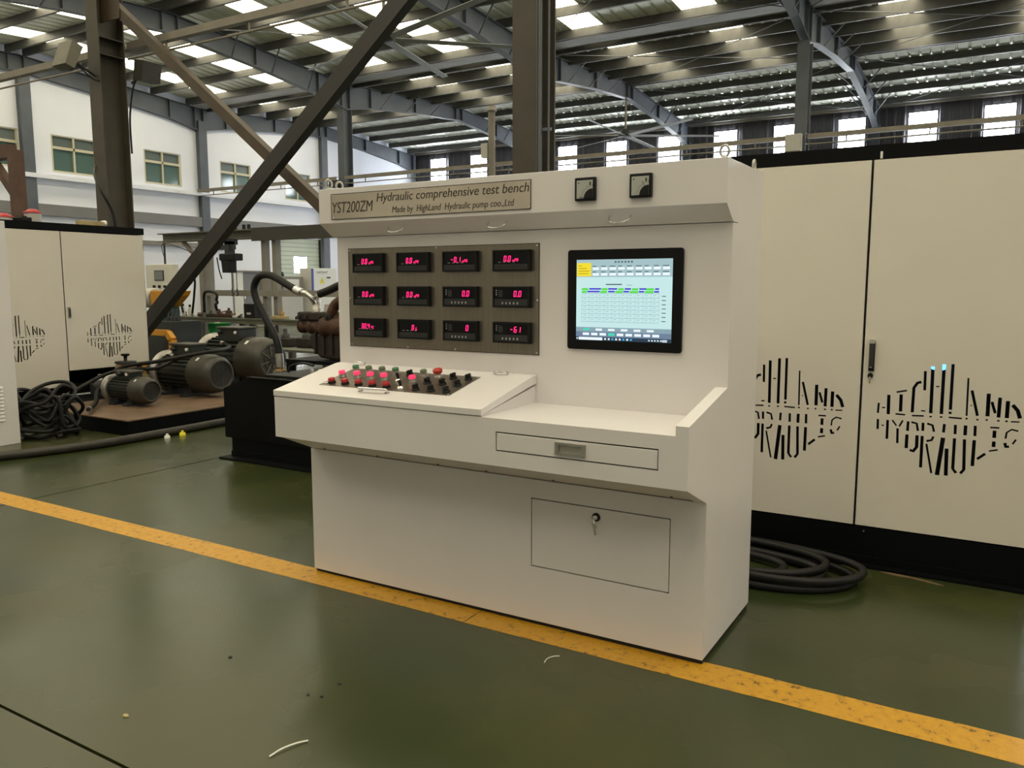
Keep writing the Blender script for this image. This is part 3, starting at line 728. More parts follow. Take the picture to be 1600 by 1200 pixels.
# upright cabinet with overhanging canopy
b = MB(); b.box(XL, XR, 3.235, 3.69, .66, 1.745, M_WHITE); b.box(XL, XR, 3.30, 3.69, 1.745, 1.986, M_WHITE); b.build('upright_cabinet', bench)
b = MB(); b.prism([(3.2345, 1.748), (3.140, 1.812), (3.140, 1.985), (3.31, 1.985), (3.31, 1.748)], 'x', -3.036, XR + .001, M_WHITE); b.build('canopy', bench, bevel=.002)
for x in (-2.558, -1.974, -1.372):
    b = MB(); pts = crom([(x - .048, 3.178, 1.787), (x - .046, 3.166, 1.772), (x - .032, 3.154, 1.760), (x, 3.149, 1.755), (x + .032, 3.154, 1.760), (x + .046, 3.166, 1.772), (x + .048, 3.178, 1.787)], 5)
    b.tube(pts, .0033, M_CHROME, 8); tag(b.build('canopy_handle', bench), 'thin chrome wire handle under the canopy')
for x, y, rz in ((-.935, 3.16, 0), (-.935, 3.60, PI / 2), (-2.985, 3.16, .6), (-2.985, 3.24, .6)):
    b = MB(); b.lathe((x, y, 1.985), (0, 0, 1), [(0, .014), (.008, .012)], M_ALU, 12)
    b.tube([(x + .017 * math.cos(a) * math.cos(rz), y + .017 * math.cos(a) * math.sin(rz), 2.010 + .022 * math.sin(a)) for a in [k * PI / 8 for k in range(16)]], .0055, M_ALU, 8, closed=True)
    tag(b.build('lifting_eye', bench), 'grey steel lifting eye')
# name plate
NY = 3.139
b = MB(); b.box(-2.948, -1.778, NY - .0025, NY + .0005, 1.830, 1.956, M_PLATE); npl = tag(b.build('name_plate', bench, bevel=.001), 'engraved metal name plate')
b = MB()
for bx_ in ((-2.948, -1.778, 1.954, 1.957), (-2.948, -1.778, 1.829, 1.832), (-2.949, -2.946, 1.829, 1.957), (-1.780, -1.777, 1.829, 1.957)): b.box(bx_[0], bx_[1], NY - .0032, NY, bx_[2], bx_[3], M_ENGRAVE)
b.build('plate_edge', npl)
b = MB(); nxf = lambda u, v, d: (u, NY - .003 + d * .5, v)
text_mb(b, 'YST200ZM', -2.940, -2.672, 1.862, .054, M_ENGRAVE, nxf, .18)
b.build('lettering', npl); b = MB()
text_mb(b, 'Hydraulic comprehensive test bench', -2.648, -1.786, 1.905, .041, M_ENGRAVE, nxf, .18)
b.build('lettering', npl); b = MB()
text_mb(b, 'Made by  HighLand  Hydraulic pump coo.,Ltd', -2.552, -1.862, 1.848, .030, M_ENGRAVE, nxf, .18)
b.build('lettering', npl)
for x, z in ((-2.94, 1.948), (-2.94, 1.838), (-2.37, 1.950), (-2.37, 1.836), (-1.786, 1.948), (-1.786, 1.838)):
    b = MB(); b.lathe((x, NY - .0025, z), (0, -1, 0), [(0, .0055), (.002, .0045)], M_CHROME, 8); b.build('screw', npl)
# two analogue panel dials
for x0 in (-1.5585, -1.3115):
    x1 = x0 + .096; z0, z1 = 1.8495, 1.9455; y = 3.140
    b = MB(); b.box(x0, x1, y - .018, y, z0, z1, M_BLACKP); o = tag(b.build('panel_dial', bench, bevel=.004), 'square black framed analogue meter')
    MB().box(x0 + .011, x1 - .011, y - .0195, y - .0178, z0 + .010, z1 - .012, M_DIAL).build('dial_face', o)
    cx, cz = x1 - .011, z0 + .010
    b = MB(); b.prism([(cx, cz)] + [(cx - .038 * math.cos(a), cz + .038 * math.sin(a)) for a in [k * PI / 16 for k in range(9)]], 'y', y - .024, y - .0195, M_BLACKP); b.build('pivot_cover', o)
    b = MB(); px, pz = cx - .02, cz + .02
    for k in range(10):
        a = R(8 + 82 * k / 9); r0, r1 = .047, (.054 if k % 3 else .058)
        b.bar((cx - r0 * math.cos(a), y - .0198, cz + r0 * math.sin(a)), (cx - r1 * math.cos(a), y - .0198, cz + r1 * math.sin(a)), .0012, .0006, M_ENGRAVE, up=(0, 1, 0))
    b.box(x1 - .026, x1 - .019, y - .0199, y - .0195, z1 - .034, z1 - .020, M_ENGRAVE); b.box(x0 + .018, x0 + .023, y - .0199, y - .0195, z1 - .026, z1 - .020, M_ENGRAVE)
    b.build('scale_marks', o)
    a = R(4 if x0 < -1.5 else 62)
    MB().bar((cx - .03 * math.cos(a), y - .0205, cz + .03 * math.sin(a) + (.0 if x0 < -1.5 else 0)), (cx - .062 * math.cos(a), y - .0205, cz + .062 * math.sin(a)), .0016, .0008, M_ENGRAVE, up=(0, 1, 0)).build('needle', o)
# instrument panel with twelve digital meters
PY = 3.2345
b = MB(); b.box(-2.925, -1.788, PY - .003, PY + .0005, 1.180, 1.686, M_STEEL); ip = tag(b.build('instrument_panel', bench, bevel=.001), 'brushed stainless instrument panel')
b = MB()
for q in ((-2.926, -1.787, 1.684, 1.687), (-2.926, -1.787, 1.179, 1.182), (-2.927, -2.924, 1.179, 1.687), (-1.789, -1.786, 1.179, 1.687)): b.box(q[0], q[1], PY - .0036, PY, q[2], q[3], M_ENGRAVE)
b.build('panel_edge', ip)
for x, z in ((-2.916, 1.677), (-2.36, 1.679), (-1.797, 1.677), (-2.918, 1.43), (-1.795, 1.43), (-2.916, 1.189), (-2.54, 1.188), (-2.25, 1.188), (-1.797, 1.189)):
    b = MB(); b.lathe((x, PY - .003, z), (0, -1, 0), [(0, .0062), (.003, .005)], M_CHROME, 10); b.build('screw', ip)
SEG = {'0': 'abcdef', '1': 'bc', '3': 'abcdg', '4': 'bcfg', '6': 'acdefg', '-': 'g', 'n': 'ceg', 'P': 'abefg', 'A': 'abcefg', 'C': 'adef', 'o': 'abfg', 'r': 'eg', 'G': 'acdef'}
def digits(b, s, x, z, h, y, m):
    w = h * .52; t = h * .13
    def S(x0, x1, z0, z1):
        k = .12
        b.prism([(x0 + k * (z0 - z), z0), (x1 + k * (z0 - z), z0), (x1 + k * (z1 - z), z1), (x0 + k * (z1 - z), z1)], 'y', y - .0006, y, m)
    for ch in s:
        if ch == '.': S(x - t * .35, x + t * .75, z - t * .2, z + t); x += t * 1.25; continue
        if ch == ' ': x += w * .5; continue
        for g in SEG[ch]:
            if g == 'a': S(x + t * .6, x + w - t * .6, z + h - t, z + h)
            if g == 'd': S(x + t * .6, x + w - t * .6, z, z + t)
            if g == 'g': S(x + t * .6, x + w - t * .6, z + h / 2 - t / 2, z + h / 2 + t / 2)
            if g == 'f': S(x, x + t, z + h / 2, z + h - t * .5)
            if g == 'b': S(x + w - t, x + w, z + h / 2, z + h - t * .5)
            if g == 'e': S(x, x + t, z + t * .5, z + h / 2)
            if g == 'c': S(x + w - t, x + w, z + t * .5, z + h / 2)
        x += w + t * 1.7
    return x
MW, MH = .197, .097
mx = [-2.7785, -2.4905, -2.2085, -1.9225]; mz = [1.610, 1.4435, 1.2795]
reads = [[('0.0', 'nPA'), ('0.0', 'nPA'), ('-0.1', 'nPA'), ('0.0', 'nPA')], [('0.0', 'nPA'), ('0.0', 'nPA'), ('0.0', None), ('0.0', None)], [('30.4', 'oC'), ('0', 'G'), ('0', None), ('-61', None)]]
def meter_housing(kind):
    b = MB(); x0, x1, z0, z1 = -MW / 2, MW / 2, -MH / 2, MH / 2; F = -.026
    b.box(x0, x1, F + .006, 0, z0, z1, M_BLACKP)
    for q in ((x0, x1, z1 - .007, z1), (x0, x1, z0, z0 + .007), (x0, x0 + .008, z0 + .007, z1 - .007), (x1 - .008, x1, z0 + .007, z1 - .007)): b.box(q[0], q[1], F, F + .006, q[2], q[3], M_BLACKP)
    zs = -.016 if kind == 'A' else -.010
    b.box(x0 + .010, x1 - .010, F + .0045, F + .006, zs + .003, z1 - .009, M_GLASSBLK)
    b.box(x0 + .010, x1 - .010, F + .001, F + .006, z0 + .009, zs, M_GREYP)
    if kind == 'A':
        for k in range(4): b.box(x0 + .030 + k * .025, x0 + .044 + k * .025, F + .0042, F + .0046, zs + .008, zs + .0105, M_PALEP)
        b.box(x0 + .014, x1 - .014, F + .0005, F + .001, -.030, -.029, M_BLACKP)
        for k in range(3): b.box(.010 + k * .018, .016 + k * .018, F + .0004, F + .001, -.026, -.022, M_BLACKP)
    else:
        for k in range(5): b.prism([(-.048 + k * .020, -.033), (-.041 + k * .020, -.033), (-.040 + k * .020, -.023), (-.047 + k * .020, -.023)], 'y', F, F + .001, M_PALEP)
        for k in range(3): b.box(x0 + .016, x0 + .022, F + .0040, F + .0046, .008 + k * .010, .013 + k * .010, M_PALEP)
        b.box(x0 + .030, x0 + .052, F + .0040, F + .0046, .000, .032, M_GREYP)
    return b
proto = {}
for r_ in range(3):
    for c_ in range(4):
        kind = 'B' if (r_ > 0 and c_ > 1) else 'A'
        loc = (mx[c_], PY - .003, mz[r_])
        if kind not in proto:
            o = meter_housing(kind).build('digital_meter', bench, origin=(0, 0, 0)); o.location = Vector(loc) - WLOC[bench.name]; reg(o, loc); proto[kind] = o
        else: o = share(proto[kind], 'digital_meter', bench, loc)
        num, unit = reads[r_][c_]
        tag(o, 'black digital meter with a red reading')
        b = MB(); y = loc[1] - .0222
        if kind == 'A':
            x = loc[0] - .040 - (.012 if '-' in num or len(num) > 3 else 0) + (.03 if len(num) == 1 else 0)
            x = digits(b, num, x, loc[2] - .004, .026, y, M_DIGIT)
            digits(b, unit, x + .005, loc[2] - .005, .0145, y, M_DIGIT)
        else:
            x = loc[0] + .052 - .0195 * len(num.replace('.', '')); digits(b, num, x, loc[2] + .001, .028, y, M_DIGIT)
        b.build('readout', o)
        if r_ < 2: MB().box(loc[0] - .04, loc[0] + .03, PY - .0036, PY - .003, loc[2] - .072, loc[2] - .058, M_STEEL).build('caption_plate', ip)
# touch screen
MX0, MX1, MZ0, MZ1 = -1.637, -1.110, 1.217, 1.651; MY = 3.2345
def rrect(x0, x1, z0, z1, r, n=5):
    pts = []
    for cx, cz, a0 in ((x1 - r, z0 + r, -90), (x1 - r, z1 - r, 0), (x0 + r, z1 - r, 90), (x0 + r, z0 + r, 180)):
        for k in range(n + 1):
            a = R(a0 + 90 * k / n); pts.append((cx + r * math.cos(a), cz + r * math.sin(a)))
    return pts
b = MB(); b.prism(rrect(MX0, MX1, MZ0, MZ1, .012), 'y', MY - .012, MY, M_GLASSBLK)
mon = tag(b.build('monitor', bench), 'black framed flush touch screen')
SC = {}
def scr(name, c, s=1.0):
    m = mat('screen_' + name, (0.02, 0.02, 0.02), 0.3, emit=c, estr=s); return m
C_BG = scr('pale_blue', (.55, .80, .80)); C_TOP = scr('top_grey_blue', (.36, .52, .56)); C_YEL = scr('yellow', (.90, .72, .02)); C_WHT = scr('white', (.85, .95, 1.0))
C_GRN = scr('green', (.08, .72, .06)); C_BLU = scr('blue', (.035, .02, .62)); C_LINE = scr('line', (.26, .42, .45)); C_BAR = scr('bar_grey', (.24, .36, .42)); C_BAR2 = scr('bar_slate', (.14, .21, .32)); C_TASK = scr('taskbar', (.008, .035, .07))
C_TXT = scr('text', (.06, .10, .12)); C_TEAL = scr('teal', (.05, .70, .48)); C_AZU = scr('azure', (.05, .45, .85)); C_YTX = scr('ochre', (.45, .34, .02))
b = MB(); SX0, SX1, SZ0, SZ1 = -1.594, -1.154, 1.258, 1.608
def sq(u0, u1, v0, v1, m, d=1):
    # u right, v down in 0..100 of the screen
    x0 = SX0 + (SX1 - SX0) * u0 / 100; x1 = SX0 + (SX1 - SX0) * u1 / 100; z1 = SZ1 - (SZ1 - SZ0) * v0 / 100; z0 = SZ1 - (SZ1 - SZ0) * v1 / 100
    y = MY - .0121 - d * .00025
    b.add([(x0, y, z0), (x1, y, z0), (x1, y, z1), (x0, y, z1)], [(0, 1, 2, 3)], m)
sq(0, 100, 0, 100, C_BG, 0); sq(0, 100, 0, 21.5, C_TOP); sq(.5, 16, 4, 20.5, C_YEL, 2)
for k, w in enumerate((4, 9, 12, 11)): sq(2, 2 + w, 7 + k * 3.2, 8 + k * 3.2, C_YTX, 3)
for k in range(6): sq(41 + k * 3.4, 43 + k * 3.4, 2.2, 4.2, C_TXT, 2)
for k in range(9):
    u = 17.5 + k * 9.1
    for v in (12, 19):
        sq(u, u + 7, v - 2.4, v + .6, C_WHT, 2)
        sq(u, u + 4 + (k * 7 % 3), v - 4.3, v - 3.3, C_TXT, 2)
sq(32, 49, 29.8, 31.2, C_TXT, 2); sq(54, 60, 31, 31.8, C_LINE, 2)
for v, segs in ((35, ((6, 13, 0), (14, 27, 1), (27.5, 34, 0), (34.5, 44, 1), (45, 51, 0), (52, 58.5, 1), (59.5, 66, 0), (67, 74, 1), (74, 82, 0), (83, 87, 1))), (38.3, ((6, 11.5, 0), (12, 25.5, 1), (26, 33.5, 0), (34.5, 41.5, 1), (42, 50, 0), (50.5, 56.5, 1), (57, 66, 0), (66.5, 72, 1), (72.5, 81.5, 0), (82, 87, 1)))):
    for u0, u1, g in segs: sq(u0, u1, v, v + (2.6 if not g else 1.9), C_BLU if g else C_GRN, 2)
for k in range(11): sq(6 + k * 8.1, 6.25 + k * 8.1, 41, 76, C_LINE, 2)
for k in range(8): sq(6, 87, 41.3 + k * 5, 41.8 + k * 5, C_LINE, 3)
for k in range(7):
    for j in range(10): sq(8 + j * 8.1, 11 + j * 8.1, 43.4 + k * 5, 43.9 + k * 5, C_LINE, 2)
for k in range(7): sq(90, 94, 44 + k * 5, 45 + k * 5, C_TXT, 3); sq(89, 95.5, 43 + k * 5, 46 + k * 5, C_BG, 2)
sq(0, 100, 83.5, 89, C_BAR, 1); sq(0, 100, 89, 95.5, C_BAR2, 1); sq(0, 100, 95.5, 100, C_TASK, 1)
for k in range(6): sq(8 + k * 13.5, 15 + k * 13.5, 85, 87.6, C_TEAL if k == 0 else C_WHT, 2)
for k in range(9): sq(7.5 + k * 9.2, 14.5 + k * 9.2, 90.4, 93.6, C_TEAL if k == 3 else C_WHT, 2)
sq(3, 29, 96, 99.5, C_WHT, 2); sq(.6, 2, 97, 98.6, C_WHT, 2)
for k in range(8): sq(31 + k * 3.9, 33 + k * 3.9, 96.6, 98.8, C_AZU if k in (2, 5, 7) else C_WHT, 2)
for k in range(5): sq(77 + k * 3.0, 78.6 + k * 3.0, 97, 98.6, C_WHT, 2)
sq(91, 96, 96.6, 97.6, C_WHT, 2); sq(91, 96, 98.2, 99.2, C_WHT, 2)
tag(b.build('screen', mon, fixn=False), 'lit pale blue screen with a green and blue chart header')

# ------------------------------------------------------------------ white electrical cabinets with cut-out lettering
LOGO2 = [(p, w * 1.45) for p, w in LOGO]
def logo_holes(cx, cz, k, mirror=1):
    return [[(cx + p[0] * .001 * k, cz + p[1] * .001 * k) for p in stroke(pts, w)] for pts, w in LOGO2]
cabr = thing('electrical_cabinet', (-.6, 4.9, 0), 'tall white two-door cabinet with cut-out lettering right of the test bench', 'cabinet')
b = MB(); b.box(-1.405, .225, 4.60, 5.30, .0, .206, M_BLACK); b.box(-1.45, .27, 4.53, 4.60, 0, .012, M_BLACK); b.box(-1.45, .27, 4.585, 4.60, .012, .05, M_BLACK); b.build('plinth', cabr)
b = MB(); b.box(-1.40, .22, 4.64, 5.30, 2.142, 2.215, M_BLACK); b.build('top_frame', cabr)
b = MB(); b.box(-1.40, -1.38, 4.62, 5.28, .206, 2.142, M_CREAM); b.box(.20, .22, 4.62, 5.28, .206, 2.142, M_CREAM); b.box(-1.38, .20, 5.26, 5.28, .206, 2.142, M_DARKGREY); b.box(-1.38, .20, 4.62, 5.26, .206, .22, M_DARKGREY); b.build('carcass', cabr)
MB().box(-1.36, .18, 4.95, 4.97, .23, 2.13, M_DARKGREY).build('mounting_plate', cabr)
cxf = lambda u, v, d: (u, 4.6 + d, v)
da = plate2d('door', [(-1.405, .21), (-.5922, .21), (-.5922, 2.138), (-1.405, 2.138)], logo_holes(-.995, .808, 1.0), .004, cxf, M_CREAM, cabr)
db = plate2d('door', [(-.5885, .21), (.225, .21), (.225, 2.138), (-.5885, 2.138)], logo_holes(-.187, .815, 1.0), .004, cxf, M_CREAM, cabr)
for d, x0, x1 in ((da, -1.405, -.5922), (db, -.5885, .225)):
    b = MB()
    for q in ((x0, x0 + .004, .21, 2.138), (x1 - .004, x1, .21, 2.138), (x0, x1, .21, .214), (x0, x1, 2.134, 2.138)): b.box(q[0], q[1], 4.598, 4.622, q[2], q[3], M_CREAM)
    b.build('door_edge', d)
b = MB(); b.box(-.560, -.532, 4.586, 4.598, 1.050, 1.205, M_BLACKP); b.box(-.559, -.533, 4.584, 4.597, 1.195, 1.216, M_CHROME); b.tube([(-.546, 4.585, 1.19), (-.547, 4.578, 1.12), (-.548, 4.582, 1.075)], [.012, .011, .010], M_GREYP, 10); b.lathe((-.548, 4.586, 1.075), (0, -1, 0), [(0, .008), (.008, .007)], M_CHROME, 10)
tag(b.build('door_handle', db), 'black swing handle with a chrome cap')
b = MB(); b.lathe((-.549, 4.598, 1.026), (0, -1, 0), [(0, .014), (.012, .013)], M_BLACKP, 14); b.box(-.553, -.545, 4.580, 4.588, 1.006, 1.022, M_CHROME); b.tube([(-.549, 4.584, 1.012), (-.550, 4.583, .985)], .003, M_BRONZE, 6)
tag(b.build('key_lock', db), 'small black lock with a key')
for x, z in ((-.245, 1.083), (-.203, 1.083)):
    b = MB(); b.lathe((x - .012, 4.66, z + .001), (0, -1, 0), [(0, .016), (.02, .016), (.025, .01)], M_BLUELED, 12); tag(b.build('indicator_lamp', cabr), 'blue glowing indicator behind the cut-out letters')
b = MB(); b.cyl((-.553, 4.606, 2.14), (-.553, 4.606, 2.175), .006, M_WTRIM, 8); b.build('hinge_pin', cabr)
b = MB(); b.lathe((-.54, 4.598, .185), (0, -1, 0), [(0, .006), (.004, .005)], M_CHROME, 8); b.build('bolt', cabr)

cabl = thing('electrical_cabinet', (-9.9, 5.6, 0), 'white two-door cabinet with cut-out lettering standing over the motor skid at left', 'cabinet')
lxf = lambda u, v, d: (-9.55 - d, u, v)
ea = plate2d('door', [(4.50, .28), (5.5785, .28), (5.5785, 2.13), (4.50, 2.13)], logo_holes(5.02, .885, .93), .004, lxf, M_CREAM, cabl)
eb = plate2d('door', [(5.5815, .468), (6.662, .468), (6.662, 2.13), (5.5815, 2.13)], logo_holes(6.132, .862, .93), .004, lxf, M_CREAM, cabl)
for d, y0, y1, z0 in ((ea, 4.50, 5.5785, .28), (eb, 5.5815, 6.662, .468)):
    b = MB()
    for q in ((y0, y0 + .004, z0, 2.13), (y1 - .004, y1, z0, 2.13), (y0, y1, z0, z0 + .004), (y0, y1, 2.126, 2.13)): b.box(-9.572, -9.548, q[0], q[1], q[2], q[3], M_CREAM)
    b.build('door_edge', d)
b = MB(); b.box(-9.55, -9.535, 5.612, 5.645, 1.10, 1.235, M_ALU); b.tube([(-9.53, 5.628, 1.22), (-9.525, 5.628, 1.16), (-9.53, 5.628, 1.115)], .008, M_DARKGREY, 8)
tag(b.build('door_handle', eb), 'grey metal swing handle')
b = MB(); b.box(-10.35, -9.57, 4.48, 4.50, .5, 2.13, M_CREAM); b.box(-10.35, -9.57, 6.645, 6.665, .468, 2.13, M_CREAM); b.box(-10.35, -10.33, 4.5, 6.645, .5, 2.13, M_DARKGREY); b.box(-10.33, -9.58, 4.5, 6.645, .468, .482, M_DARKGREY); b.build('carcass', cabl)
MB().box(-9.88, -9.86, 4.52, 6.64, .49, 2.12, M_BROWN).build('mounting_plate', cabl)
b = MB(); b.box(-10.36, -9.56, 4.46, 6.69, 2.14, 2.222, M_BLACK); b.build('top_frame', cabl)
b = MB(); b.box(-10.34, -9.62, 4.85, 6.6, .175, .3, M_BLACK); b.box(-10.3, -10.2, 4.9, 6.6, .3, .47, M_BLACK); b.box(-10.3, -9.7, 6.5, 6.6, .3, .47, M_BLACK); b.build('plinth', cabl)
for y in (4.60, 5.02): MB().box(-9.75, -9.62, y - .05, y + .05, 0, .47, M_TABLELEG).build('leg', cabl)

cabv = thing('louvred_cabinet', (-8.3, 3.6, 0), 'plain white cabinet with louvre slots cut off by the left frame edge', 'cabinet')
b = MB(); b.box(-8.6, -7.92, 3.05, 4.116, .0, 2.085, M_WHITE); b.build('cabinet_body', cabv, bevel=.004)
for k in range(10):
    z = .235 + k * .034
    MB().prism([(-7.921, z), (-7.908, z), (-7.918, z + .018), (-7.921, z + .018)], 'y', 3.55, 3.985, M_WHITE).build('louvre', cabv)

# things lying on top of the left cabinet
for y, lab, z in ((5.06, 'red-capped white beacon lying low at the left of the cabinet top', 2.225), (5.39, 'red-capped white canister standing on the left cabinet top', 2.225)):
    r = thing('signal_beacon', (-9.75, y, z), lab, 'beacon'); tall = y > 5.2
    b = MB(); h = .105 if tall else .035; b.lathe((-9.75, y, z), (0, 0, 1), [(0, .085), (h * .2, .088), (h, .088)], M_WTRIM if not tall else M_MACHGREY, 20); b.build('base', r)
    b = MB(); b.lathe((-9.75, y, z + h), (0, 0, 1), [(0, .098), (.012, .098), (.025, .07), (.045, .045), (.05, .02)], M_RED, 20); b.build('cap', r)
r = thing('cable_gland_box', (-9.68, 5.22, 2.223), 'flat black box between the two red-capped items on the cabinet top', 'box')
b = MB(); b.box(-9.78, -9.58, 5.165, 5.285, 2.222, 2.268, M_BLACKP); b.build('housing', r, bevel=.008); MB().box(-9.76, -9.60, 5.19, 5.24, 2.268, 2.282, M_BLACKP).build('latch', r)
r = thing('wood_block', (-9.66, 6.06, 2.222), 'pale olive wooden block on the left cabinet top by the column', 'block')
b = MB(); b.box(-9.72, -9.60, 5.88, 6.18, 2.222, 2.278, M_WOOD); b.build('plank', r, bevel=.004); b = MB(); b.lathe((-9.66, 6.18, 2.26), (0, 1, 0), [(0, .035), (.05, .04), (.06, .02)], M_WTRIM, 12); b.build('end_cap', r)
r = thing('cable', (-9.9, 6.55, 2.22), 'black cable rising from the left cabinet top behind the column', 'cable')
MB().tube(crom([(-9.95, 6.56, 2.224), (-9.97, 6.54, 2.45), (-10.05, 6.45, 2.72), (-10.4, 6.6, 2.95), (-11.0, 7.0, 3.15)]), .022, M_RUBBER, 8).build('sheath', r)

# ------------------------------------------------------------------ motor skid with three motors
skid = thing('motor_skid', (-8.4, 6.2, 0), 'low black steel skid with a worn brown top plate under the motors', 'platform')
b = MB(); b.box(-9.60, -7.34, 4.85, 4.91, 0, .148, M_BLACK); b.box(-9.60, -7.34, 7.84, 7.90, 0, .148, M_BLACK); b.box(-7.40, -7.34, 4.91, 7.84, 0, .148, M_BLACK); b.box(-9.60, -9.54, 4.91, 7.84, 0, .148, M_BLACK); b.box(-9.54, -7.40, 4.91, 7.84, .0, .02, M_BLACK); b.box(-9.60, -8.98, 4.84, 7.90, .148, .158, M_BLACK); b.build('frame', skid)
MB().box(-8.98, -7.33, 4.84, 7.90, .148, .160, M_SKIDTOP).build('top_plate', skid)

def motor(end, r, L, name, label, spokes, box_h):
    # fan end at 'end' facing +X, shaft along -X
    ex, ey, ez = end; t = thing(name, (ex - L / 2, ey, .16), label, 'motor')
    cl = L * .33
    b = MB(); b.lathe((ex - cl, ey, ez), (1, 0, 0), [(0, r), (cl * .55, r), (cl * .82, r * .93), (cl * .96, r * .80), (cl, r * .70), (cl - .008, r * .66), (cl - .02, r * .64)], M_COWL, 32)
    cw = tag(b.build('fan_cowl', t), 'olive-grey fan cowl')
    if spokes:
        b = MB(); x = ex - .012
        for k in range(8):
            a = PI / 4 * k + .2; b.bar((x, ey + .05 * math.cos(a), ez + .05 * math.sin(a)), (x, ey + r * .66 * math.cos(a), ez + r * .66 * math.sin(a)), .012, .006, M_TABLELEG, up=(1, 0, 0))
        for rad in (.25, .45): b.tube([(x, ey + r * rad * math.cos(a), ez + r * rad * math.sin(a)) for a in [k * PI / 12 for k in range(24)]], .004, M_COWL, 6, closed=True)
        b.lathe((x - .01, ey, ez), (1, 0, 0), [(0, .05), (.02, .045)], M_DARKGREY, 16); b.build('grille', t)
    else:
        b = MB(); x = ex - .014
        for k in range(6): b.tube([(x, ey + r * (.1 + .1 * k) * math.cos(a), ez + r * (.1 + .1 * k) * math.sin(a)) for a in [q * PI / 12 for q in range(24)]], .003, M_DARKGREY, 5, closed=True)
        for k in range(4):
            a = PI / 4 * k; b.bar((x, ey - r * .66 * math.cos(a), ez - r * .66 * math.sin(a)), (x, ey + r * .66 * math.cos(a), ez + r * .66 * math.sin(a)), .006, .004, M_DARKGREY, up=(1, 0, 0))
        b.build('grille', t)
    a0 = R(128); b = MB(); n1 = Vector((0, math.cos(a0), math.sin(a0))); tg = Vector((0, -math.sin(a0), math.cos(a0)))
    c = Vector((ex - cl * .66, ey, ez)) + n1 * (r * 1.004)
    b.bar(c - tg * r * .11, c + tg * r * .11, r * .16, .003, M_WTRIM, up=tuple(n1)); tag(b.build('rating_label', t), 'small white rating label on the cowl')
    b = MB(); bl = L * .50; bx0 = ex - cl - bl
    b.lathe((bx0, ey, ez), (1, 0, 0), [(0, r * .86), (bl + .02, r * .86)], M_MOTOR, 32); body = b.build('stator_body', t)
    fin = None
    for k in range(26):
        a = 2 * PI * k / 26
        if math.sin(a) < -.75: continue
        n1 = Vector((0, math.cos(a), math.sin(a))); p = Vector((bx0 + .02, ey, ez)) + n1 * r * .90; q = Vector((bx0 + bl, ey, ez)) + n1 * r * .90
        b = MB(); b.bar(p, q, .008, r * .14, M_MOTOR, up=tuple(n1)); b.build('fin', body)
    b = MB(); b.lathe((bx0 - .05, ey, ez), (1, 0, 0), [(0, r * .5), (.02, r * .8), (.05, r * .92), (.07, r * .92)], M_MOTOR, 28); b.build('end_shield', t)
    b = MB(); b.lathe((bx0 - .085, ey, ez), (1, 0, 0), [(0, r * 1.08), (.03, r * 1.10), (.035, r * .7)], M_ALU, 32); tag(b.build('mounting_flange', t), 'pale metal mounting flange')
    b = MB(); b.lathe((bx0 - .4, ey, ez), (1, 0, 0), [(0, r * .35), (.1, r * .5), (.32, r * .55)], M_DARKGREY, 20); b.build('pump', t)
    b = MB(); w = r * .48; xa, xb = bx0 + bl * .30, bx0 + bl * .92
    b.box(xa, xb, ey - w, ey + w, ez + r * .80, ez + r * (1 + box_h) - .025, M_MOTOR); tb = b.build('terminal_box', t, bevel=.006)
    b = MB(); b.box(xa - .02, xb + .02, ey - w - .02, ey + w + .02, ez + r * (1 + box_h) - .025, ez + r * (1 + box_h), M_COWL); b.build('box_cover', tb, bevel=.006)
    b = MB(); b.lathe((xa + .06, ey - w, ez + r * (1 + box_h * .45)), (0, -1, 0), [(0, .03), (.03, .03), (.05, .02)], M_DARKGREY, 12); b.build('cable_gland', tb)
    b = MB(); b.lathe((xb - .05, ey - w, ez + r * (1 + box_h * .45)), (0, -1, 0), [(0, .02), (.02, .02)], M_WTRIM, 12); b.build('plug', tb)
    for fx in (bx0 + bl * .18, bx0 + bl * .85):
        b = MB(); b.prism([(ey - r * .95, .16), (ey + r * .95, .16), (ey + r * .95, .19), (ey + r * .55, .20), (ey + r * .5, ez - r * .55), (ey - r * .5, ez - r * .55), (ey - r * .55, .20), (ey - r * .95, .19)], 'x', fx - .045, fx + .045, M_DARKGREY); b.build('foot', t)
    return t
motor((-7.93, 5.55, .335), .150, .74, 'electric_motor', 'smallest dark green electric motor at the front of the skid', False, .42)
motor((-7.88, 6.45, .435), .235, 1.12, 'electric_motor', 'middle-sized dark green electric motor with a closed fan cowl', False, .52)
motor((-8.10, 7.46, .515), .300, 1.30, 'electric_motor', 'largest electric motor with a spoked fan grille beside the hose', True, .42)
r = thing('filter_pot', (-8.82, 5.84, .16), 'tan pot with a black valve knob behind the smallest motor', 'filter')
b = MB(); b.lathe((-8.82, 5.84, .16), (0, 0, 1), [(0, .12), (.2, .12), (.33, .13), (.42, .10)], mat('tan_enamel', (.36, .20, .09), .45), 20); b.build('body', r)
b = MB(); b.lathe((-8.82, 5.84, .58), (0, 0, 1), [(0, .12), (.02, .12), (.02, .02), (.08, .02), (.09, .05), (.11, .045)], M_BLACKP, 16); b.build('valve_knob', r)

